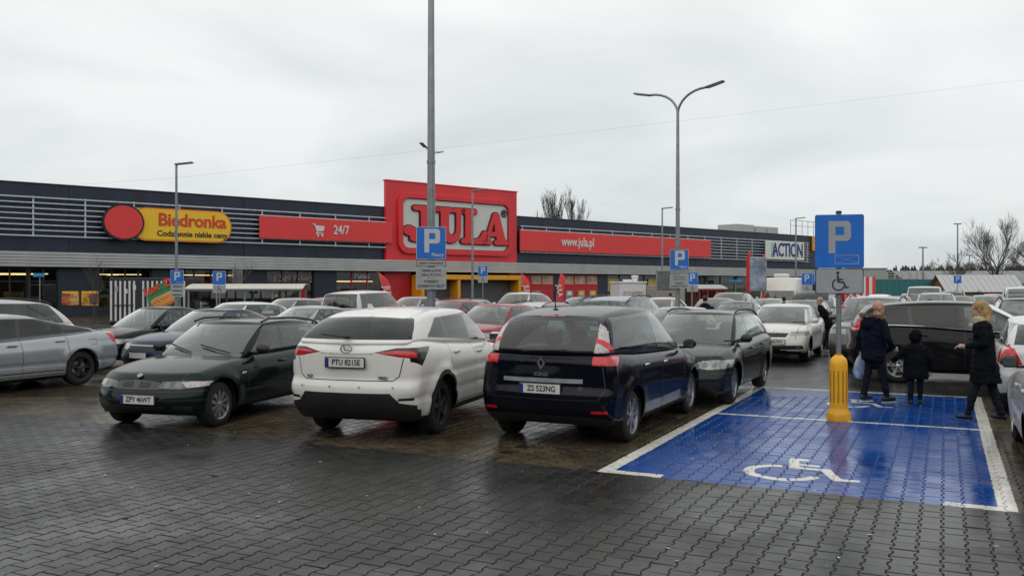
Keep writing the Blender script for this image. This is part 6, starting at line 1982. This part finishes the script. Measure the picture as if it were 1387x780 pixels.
hand(b, (-.01, .30, .83), (.1, 0, -1), (1, 0, 0), 3); hand(b, (.21, -.235, .91), (.8, .1, -.6), (0, 1, 0), 3)
b.tube([(.06, 0, 1.38), (.085, 0, 1.50)], [.062, .056], 10, mi=3)
head(b, (.10, 0, 1.565), -.25, 3, 0.98, .08)
man = union(b, [M_COATN, M_TROU, M_SHOE, M_SKIN], 'body', mt)
fur = MB(); rf = random.Random(2)
for i in range(46):
    a = 2 * pi * i / 46
    p = Vector((-.02 + .125 * cos(a), .185 * sin(a), 1.405 + .035 * cos(a) * -1 + rf.uniform(-.012, .012)))
    for q in range(3):
        d = Vector((cos(a) * rf.uniform(.4, 1.2), sin(a) * rf.uniform(.4, 1.2), rf.uniform(-.4, 1.1))).normalized()
        fur.tube([p, p + d * rf.uniform(.045, .075)], [.030, .006], 5)
tag(fur.build('fur_trim', M_FUR, mt, 70), kind='stuff')
hb = MB(); ell(hb, (-.10, 0, 1.30), (.10, .17, .12), 0); hb.build('hood', M_COATN, mt, 70)
for i, (x, y) in enumerate(((-.055, .11), (.215, -.115))): MB().box((x, y, .010), (.25, .08, .012), .005).build('shoe_sole', M_SOLE, mt)
# carrier bag
bg = MB(); rb = random.Random(8)
secs = []
for j, (z, rx, ry) in enumerate(((.36, .05, .04), (.38, .13, .075), (.50, .155, .085), (.62, .135, .07), (.70, .085, .045), (.76, .035, .025), (.80, .02, .018))): secs.append((rb.uniform(-.01, .01), 0, z, rx, ry))
loft(bg, secs, 0, 20, .07)
bag = thing('carrier_bag', 'pale blue and white plastic carrier bag held by the man in the parka', 'bag', mt.location, mt.rotation_euler.z)
bm_ = bg.build('bag', mat('bag_plastic', (0.30, 0.36, 0.50), 0.35, var=0.45, scale=7), bag, 50); bm_.location = (0.0, .315, 0)
bag.location = Vector(mt.location)

# --- child in a dark hooded coat
ch_p = gnd(1240, 549)
ct = thing('person', 'child in dark hooded coat standing before the black crossing people carrier', 'person', ch_p, radians(70))
b = MB(); k = .72
leg(b, (0, .065, .60), (.0, .07, .34), (-.01, .07, .085), (1, .1, 0), 1, 2, .80); leg(b, (0, -.065, .60), (.02, -.07, .34), (.03, -.075, .085), (1, -.1, 0), 1, 2, .80)
loft(b, [(0, 0, .44, .15, .19), (0, 0, .56, .145, .185), (0, 0, .75, .13, .17), (.01, 0, .92, .12, .17), (.02, 0, .98, .09, .12), (.03, 0, 1.02, .06, .07)], 0, 20, 0.02)
arm(b, (.01, .15, .93), (.0, .25, .78), (.10, .33, .70), 0, .82); arm(b, (.01, -.15, .93), (-.02, -.22, .74), (.05, -.22, .56), 0, .82)
hand(b, (.105, .335, .695), (.5, .4, -.5), (0, -1, 0), 3, .75); hand(b, (.055, -.22, .55), (.2, 0, -1), (0, 1, 0), 3, .75)
head(b, (.045, 0, 1.10), 0, 3, .86); ell(b, (.015, 0, 1.12), (.115, .108, .125), 0)
union(b, [M_COATB, M_TROU, M_SHOE, M_SKIN], 'body', ct, .011)

# --- woman in the long coat
wo_p = gnd(1333, 571)
wt = thing('person', 'blonde woman in black knee-length coat reaching towards the black people carrier', 'person', wo_p, radians(150))
b = MB()
leg(b, (0, .09, .86), (.10, .11, .49), (.20, .12, .105), (1, .1, 0), 1, 2, .92); leg(b, (0, -.09, .86), (-.10, -.10, .48), (-.22, -.12, .105), (1, -.2, 0), 1, 2, .92)
loft(b, [(-.02, 0, .56, .21, .24), (-.01, 0, .70, .19, .225), (0, 0, .88, .165, .215), (0, 0, 1.06, .135, .175), (.01, 0, 1.24, .140, .20), (.02, 0, 1.36, .13, .20), (.03, 0, 1.43, .10, .14), (.04, 0, 1.48, .07, .08)], 0, 22, 0.025)
arm(b, (.03, .185, 1.37), (-.02, .25, 1.12), (.22, .20, 1.07), 0, .95); arm(b, (.03, -.185, 1.37), (-.04, -.24, 1.10), (.03, -.23, .86), 0, .95)
hand(b, (.23, .20, 1.07), (1, -.1, .1), (0, 0, -1), 3, .95); hand(b, (.035, -.23, .85), (.2, 0, -1), (0, 1, 0), 3, .95)
b.tube([(.04, 0, 1.42), (.06, 0, 1.53)], [.055, .050], 10, mi=3)
head(b, (.07, 0, 1.60), .15, 3, .95)
union(b, [M_COATB, M_TROU, M_SHOE, M_SKIN], 'body', wt)
hh = MB()
ell(hh, (.045, 0, 1.632), (.107, .094, .098), 0, 18, 10); ell(hh, (-.015, 0, 1.53), (.085, .100, .15), 0, 16, 9); ell(hh, (-.03, .03, 1.44), (.07, .08, .10), 0, 12, 8)
union(hh, [M_HAIRB], 'hair', wt, .012, .012)
sf = MB(); loft(sf, [(.035, 0, 1.40, .11, .13), (.04, 0, 1.45, .115, .125), (.05, 0, 1.50, .085, .095)], 0, 18, .05); sf.build('scarf', mat('scarf', (0.40, 0.36, 0.22), 0.85, var=0.3, scale=20), wt, 60)


def passer(px, Y, h, coat, hair, rot, label, lean=0.0):
    """small standing figure in the distance"""
    t = thing('person', label, 'person', (at(px, 388, Y).x, Y, 0), rot)
    b = MB(); k = h / 1.72
    S_ = lambda *v: tuple(x * k for x in v)
    leg(b, S_(0, .09, .86), S_(.02, .10, .48), S_(0, .11, .105), (1, .1, 0), 1, 2, .95 * k); leg(b, S_(0, -.09, .86), S_(.05, -.10, .48), S_(.08, -.11, .105), (1, -.1, 0), 1, 2, .95 * k)
    loft(b, [S_(0, 0, .74, .16, .21), S_(0, 0, .9, .165, .22), S_(lean * .3, 0, 1.1, .155, .215), S_(lean * .7, 0, 1.3, .15, .225), S_(lean, 0, 1.42, .10, .15), S_(lean * 1.05, 0, 1.47, .07, .08)], 0, 16, .02)
    arm(b, S_(lean * .8, .20, 1.36), S_(.06 + lean * .5, .28, 1.1), S_(.22 + lean, .22, 1.0), 0, k); arm(b, S_(lean * .8, -.20, 1.36), S_(.05 + lean * .5, -.28, 1.1), S_(.20 + lean, -.2, .98), 0, k)
    hand(b, S_(.23 + lean, .215, .995), (1, -.2, -.2), (0, -1, 0), 3, k); hand(b, S_(.21 + lean, -.195, .975), (1, .2, -.2), (0, 1, 0), 3, k)
    b.tube([S_(lean, 0, 1.42), S_(lean * 1.1, 0, 1.54)], .055 * k, 8, mi=3)
    head(b, S_(lean * 1.15, 0, 1.60), 0, 3, k)
    union(b, [coat, M_TROU, M_SHOE, M_SKIN], 'body', t, .022)
    hb = MB(); ell(hb, S_(lean * 1.15 - .02, 0, 1.632), (.105 * k, .090 * k, .095 * k), 0, 12, 8); hb.build('hair', hair, t, 70)
    return t


passer(1121, 26.6, 1.60, M_COATB, M_HAIRG, radians(170), 'man in dark jacket bending by the raised boot lid', .22)
passer(955, 27.5, 1.64, M_COATN, M_HAIRD, radians(80), 'person in dark jacket walking away behind the lilac silver saloon')
passer(374, 40, 1.66, M_COATB, M_HAIRD, radians(-60), 'person in black standing before the glazed trolley shelter')
passer(1259, 28, 1.52, M_COATB, M_HAIRD, radians(-120), 'dark haired person whose head shows above the crossing people carrier')
passer(1062, 33, 1.55, M_COATB, M_HAIRD, radians(60), 'person in black beside the slate saloon near the camper van')
passer(1088, 42, 1.62, M_COATB, M_HAIRD, radians(20), 'person in black jacket standing beside the camper van')
passer(824, 50, 1.66, M_COATN, M_HAIRD, radians(90), 'person in navy walking along the red shop wall')
passer(908, 45, 1.6, M_COATR, M_HAIRD, radians(90), 'person in red jacket near the paid parking lamp post')

# ------------------------------------------------------------------ trees and backdrop
M_BARK = mat('bark', (0.075, 0.066, 0.056), 0.85, var=0.35, scale=5, bump=0.4); M_TWIG = mat('twigs', (0.085, 0.075, 0.065), 0.85, var=0.3)


def bare_tree(name, label, loc, h, spread, seed, forks=3, depth=5, lean_up=0.5, trunks=1, group=None, clear=0.28, rmin=0.006):
    rt = random.Random(seed)
    t = thing(name, label, 'tree', loc, rt.uniform(0, 6), group)
    tr, tw = MB(), MB()
    def grow(p, d, l, r, lev):
        n = 3; pts = [p]; q = p; dd = d
        for i in range(n):
            dd = (dd + Vector((rt.gauss(0, .10), rt.gauss(0, .10), rt.gauss(.03, .05)))).normalized(); q = q + dd * l / n; pts.append(q)
        r1 = r * .62
        (tr if lev < 2 else tw).tube(pts, [r + (r1 - r) * i / n for i in range(n + 1)], 7 if lev < 2 else (4 if lev < 4 else 3), caps=False)
        if lev >= depth: return
        k = forks + (1 if rt.random() < .5 else 0)
        for i in range(k):
            az = rt.uniform(0, 2 * pi); sp = rt.uniform(.35, 1.0) * spread
            side = Vector((cos(az), sin(az), 0)); side = (side - dd * side.dot(dd))
            nd = (dd + side * sp + Vector((0, 0, lean_up * .25))).normalized()
            st = pts[-1] if i == 0 else pts[rt.randint(1, n)]
            grow(st, nd, l * rt.uniform(.62, .82), max(r1 * rt.uniform(.55, .8), rmin), lev + 1)
    for k in range(trunks):
        off = Vector((rt.uniform(-.35, .35), rt.uniform(-.3, .3), 0)) * (trunks > 1) * h * .10
        grow(off, Vector((rt.gauss(0, .05), rt.gauss(0, .05), 1)).normalized(), h * clear, h * .016, 0)
    tr.build('trunk', M_BARK, t, 60)
    o = tw.build('crown', M_TWIG, t, 60)
    zmax = max(v[2] for v in tw.v + tr.v)
    t.scale = (h / zmax,) * 3
    return t


def tree_at(px, ptop, Y, label, **kw):
    p = at(px, ptop, Y)
    return bare_tree('bare_tree', label, (p.x, Y, 0), p.z, rmin=max(.006, Y * kw.pop('thick', .00010)), **kw)


tree_at(1350, 288, 120, 'large bare tree with several stems behind the brick hut', spread=.62, seed=4, trunks=3, depth=5, clear=.30)
tree_at(1287, 336, 105, 'smaller bare tree with round crown left of the brick hut', spread=.85, seed=9, depth=5, clear=.25)
tree_at(1396, 312, 110, 'bare spreading tree beyond the far end of the brick hut', spread=.8, seed=12, depth=5, clear=.25)
tree_at(747, 252, 135, 'tall narrow bare poplar rising behind the building roof', spread=.13, thick=.00017, seed=21, depth=6, clear=.36, lean_up=2.2)
tree_at(761, 250, 137, 'tall bare poplar close beside a narrower one behind the roof', spread=.13, thick=.00017, seed=22, depth=6, clear=.36, lean_up=2.2)
tree_at(127, 343, 48, 'thin bare sapling before the poster cases', spread=.42, seed=31, depth=4, clear=.40, lean_up=1.0)
tree_at(314, 348, 46, 'thin bare sapling behind the trolley shelter', spread=.42, seed=32, depth=4, clear=.40, lean_up=1.0)
tree_at(1328, 392, 74, 'low bare shrub before the brick hut wall', spread=.8, seed=33, depth=4, clear=.25)
for i, (px, pt) in enumerate(((1225, 362), (1246, 356), (1262, 350), (1310, 352), (1326, 350), (1368, 352), (1383, 350))):
    lb = ('bare grey bush above the white parapet', 'bare bush beside the far slim lamp', 'rounded bare bush left of the smaller bare tree', 'dark bush right of the smaller bare tree', 'dark bush before the large bare tree', 'dark dense bush right of the large bare tree', 'dark dense bush at the end of the grey shed')[i]
    tree_at(px, pt, 150 + i * 2, lb, spread=1.0, seed=50 + i, depth=5, forks=3, clear=.22, trunks=2)
# distant evergreen wood, and an added ring of trees behind the camera
wd = MB(); rw = random.Random(77)
spots_w = []
for i in range(300):
    px = rw.uniform(1185, 1420); Y = rw.uniform(190, 230)
    spots_w.append(at(px, rw.uniform(358, 371) + (6 if px < 1210 else 0), Y))
for i in range(420):                             # unseen trees added round behind the camera to darken the car reflections
    a = rw.uniform(radians(150), radians(392)); rr = rw.uniform(36, 52)
    spots_w.append(Vector((rr * cos(a), rr * sin(a), rw.uniform(9, 14))))
for p in spots_w:
    Y = p.y; h = p.z; r = h * rw.uniform(.16, .3)
    nl = 7
    for j in range(nl):
        z0 = h * (.15 + .85 * j / nl); rr = r * (1 - j / nl) + .1
        m = 9; a0 = rw.uniform(0, 6)
        ring = []
        for q in range(m):
            a = a0 + 2 * pi * q / m; f = rw.uniform(.6, 1.15)
            ring.append((p.x + rr * f * cos(a), Y + rr * f * sin(a), z0 + rw.uniform(-.2, .2)))
        top_ = (p.x + rw.uniform(-.1, .1), Y, min(h, z0 + h / nl * 1.9))
        wd.add(ring + [top_], [(q, (q + 1) % m, m) for q in range(m)])
o = wd.build('wood_and_added_ring', mat('evergreen', (0.030, 0.040, 0.032), 0.9, var=0.4, scale=0.5))
tag(o, 'dark distant line of evergreen trees along the horizon and an unseen ring added behind the camera', 'woods', kind='stuff')

# brick hut with pale roof
M_BRICK = mat('brown_brick', (0.20, 0.115, 0.065), 0.8, var=0.25, scale=2.5, bump=0.3); M_PALE = mat('pale_roof', (0.42, 0.42, 0.42), 0.6, var=0.08)
hp0, hp1 = at(1285, 388, 80).x, at(1386, 388, 80).x
ht = thing('brick_hut', 'long low brown brick hut with pale sheet roof', 'hut', ((hp0 + hp1) / 2, 80, 0), radians(-4))
hw_ = hp1 - hp0
MB().box((0, 2.2, .8), (hw_ - .3, 4.0, 1.6)).build('wall', M_BRICK, ht)
for i in range(14):
    xa = -hw_ / 2 - .2 + (hw_ + .4) * (i + .5) / 14; ww = (hw_ + .4) / 14 - .02
    MB().add([(xa - ww / 2, -.15, 1.42), (xa + ww / 2, -.15, 1.42), (xa + ww / 2, 2.2, 3.0), (xa - ww / 2, 2.2, 3.0), (xa - ww / 2, 4.5, 1.42), (xa + ww / 2, 4.5, 1.42)], [(0, 1, 2, 3), (3, 2, 5, 4)]).build('roof_sheet', M_PALE, ht)
for sx_ in (-1, 1): MB().add([(sx_ * (hw_ / 2 - .16), .2, 1.6), (sx_ * (hw_ / 2 - .16), 4.2, 1.6), (sx_ * (hw_ / 2 - .16), 2.2, 2.95)], [(0, 1, 2)]).build('gable', M_BRICK, ht)
# teal barrier
x0_, x1_ = at(1183, 388, 105).x, at(1287, 388, 105).x
tb = thing('teal_barrier', 'long teal green panelled barrier wall behind the parked vans', 'fence', ((x0_ + x1_) / 2, 105, 0))
nP = 12
for i in range(nP): MB().box((-(x1_ - x0_) / 2 + (x1_ - x0_) * (i + .5) / nP, 0, 1.4), ((x1_ - x0_) / nP - .04, .12, 2.75), .02).build('panel', mat('teal_panel', (0.015, 0.13, 0.14), 0.55, var=0.15), tb)
MB().add([((x1_ - x0_) / 2 - 4.2, -.3, 0.3), ((x1_ - x0_) / 2 - .3, -.3, 0.3), ((x1_ - x0_) / 2 - 2.2, -.3, 2.75)], [(0, 1, 2)]).build('gable_panel', mat('teal_dark', (0.012, 0.085, 0.095), 0.55), tb)
# grey buildings and parapet behind
gb = thing('low_building', 'low pale grey building end beyond the wheelchair sign', 'building', (at(1178, 388, 118).x, 118, 0))
MB().box((0, 3, 2.1), (4.6, 6, 4.3), .03).build('wall', mat('pale_wall', (0.32, 0.33, 0.31), 0.7), gb); MB().box((0, 3, 4.32), (4.8, 6.2, .16), .02).build('roof_edge', M_GREYM, gb)
pb = thing('parapet_building', 'far flat building with cream roof railing above the teal barrier', 'building', (at(1222, 388, 125).x, 125, 0))
MB().box((0, 3, 1.5), (6.4, 6, 3.0)).build('wall', mat('cream_wall', (0.40, 0.39, 0.34), 0.7), pb)
for i in range(7): MB().box((-3.1 + i * 1.03, 0, 3.45), (.16, .12, .9)).build('railing_post', MATS['cream_wall'], pb)
for z in (3.2, 3.55, 3.9): MB().box((0, -.05, z), (6.5, .06, .10)).build('railing_bar', MATS['cream_wall'], pb)
gs = thing('grey_shed', 'long grey sheet metal shed roof behind the brick hut', 'building', (at(1345, 388, 140).x, 140, 0), radians(-2))
MB().box((0, 6, 1.3), (26, 12, 2.6)).build('wall', MATS['pale_wall'], gs)
for i in range(13): MB().add([(-13.4 + i * 2.06, -.4, 2.4), (-13.4 + i * 2.06 + 2.0, -.4, 2.4), (-13.4 + i * 2.06 + 2.0, 6, 4.5), (-13.4 + i * 2.06, 6, 4.5)], [(0, 1, 2, 3)]).build('roof_sheet', mat('shed_roof', (0.20, 0.215, 0.215), 0.6), gs)
# striped stall
st = thing('striped_stall', 'market stall with red and white striped awning behind the olive SUV', 'stall', (at(1166, 388, 70).x, 70, 0), radians(5))
sw = at(1187, 388, 70).x - at(1146, 388, 70).x
nS = 9
for i in range(nS): MB().box((-sw / 2 + sw * (i + .5) / nS, 0, 1.75), (sw / nS - .008, .06, 1.9)).build('awning_stripe', M_REDL if i % 2 == 0 else M_WHITE, st)
MB().box((0, 1.0, .85), (sw, 1.9, 1.65)).build('counter', M_REDD, st)
for sx_ in (-1, 1): MB().box((sx_ * sw / 2, .1, 1.3), (.08, .08, 2.6)).build('post', M_WHITE, st)

# specks of litter on the paving
lt = MB(); rl = random.Random(41)
for i in range(70):
    Y = 6 + 7 * rl.random() ** 1.2; x = rl.uniform(-.55, .55) * Y; a = rl.uniform(0, 6); s_ = rl.uniform(.006, .018)
    lt.add([(x + s_ * cos(a + j * 1.57) * (1.7 if j % 2 else .8), Y + s_ * sin(a + j * 1.57) * (1.7 if j % 2 else .8), .0035 + .004 * rl.random()) for j in range(4)], [(0, 1, 2, 3)])
tag(lt.build('litter', mat('litter', (0.42, 0.40, 0.35), 0.7, var=0.4, scale=2)), 'tiny pale scraps scattered over the wet paving', 'litter', kind='stuff')

bpy.data.scenes.remove(tmp_sc)

GROUPS = {'lamp_post': 'lamp posts of the car park', 'bay_sign': 'blue bay signs on thin posts', 'feather_flag': 'red feather flags at the shop entrance', 'bare_tree': 'leafless trees and bushes', 'hatchback': 'parked cars', 'saloon_car': 'parked cars',
          'estate_car': 'parked cars', 'suv': 'parked cars', 'people_carrier': 'parked cars', 'trolley_shelter': 'trolley shelters', 'parking_sign': 'paid parking signs', 'street_sign': 'turquoise street signs', 'sign_panel': 'grey sign panels', 'person': 'people in the car park', 'van': 'white and silver vans'}
for o in bpy.data.objects:
    if o.parent is None and 'label' in o:
        k_ = o.name.split('.')[0]
        if k_ in GROUPS: o['group'] = GROUPS[k_]
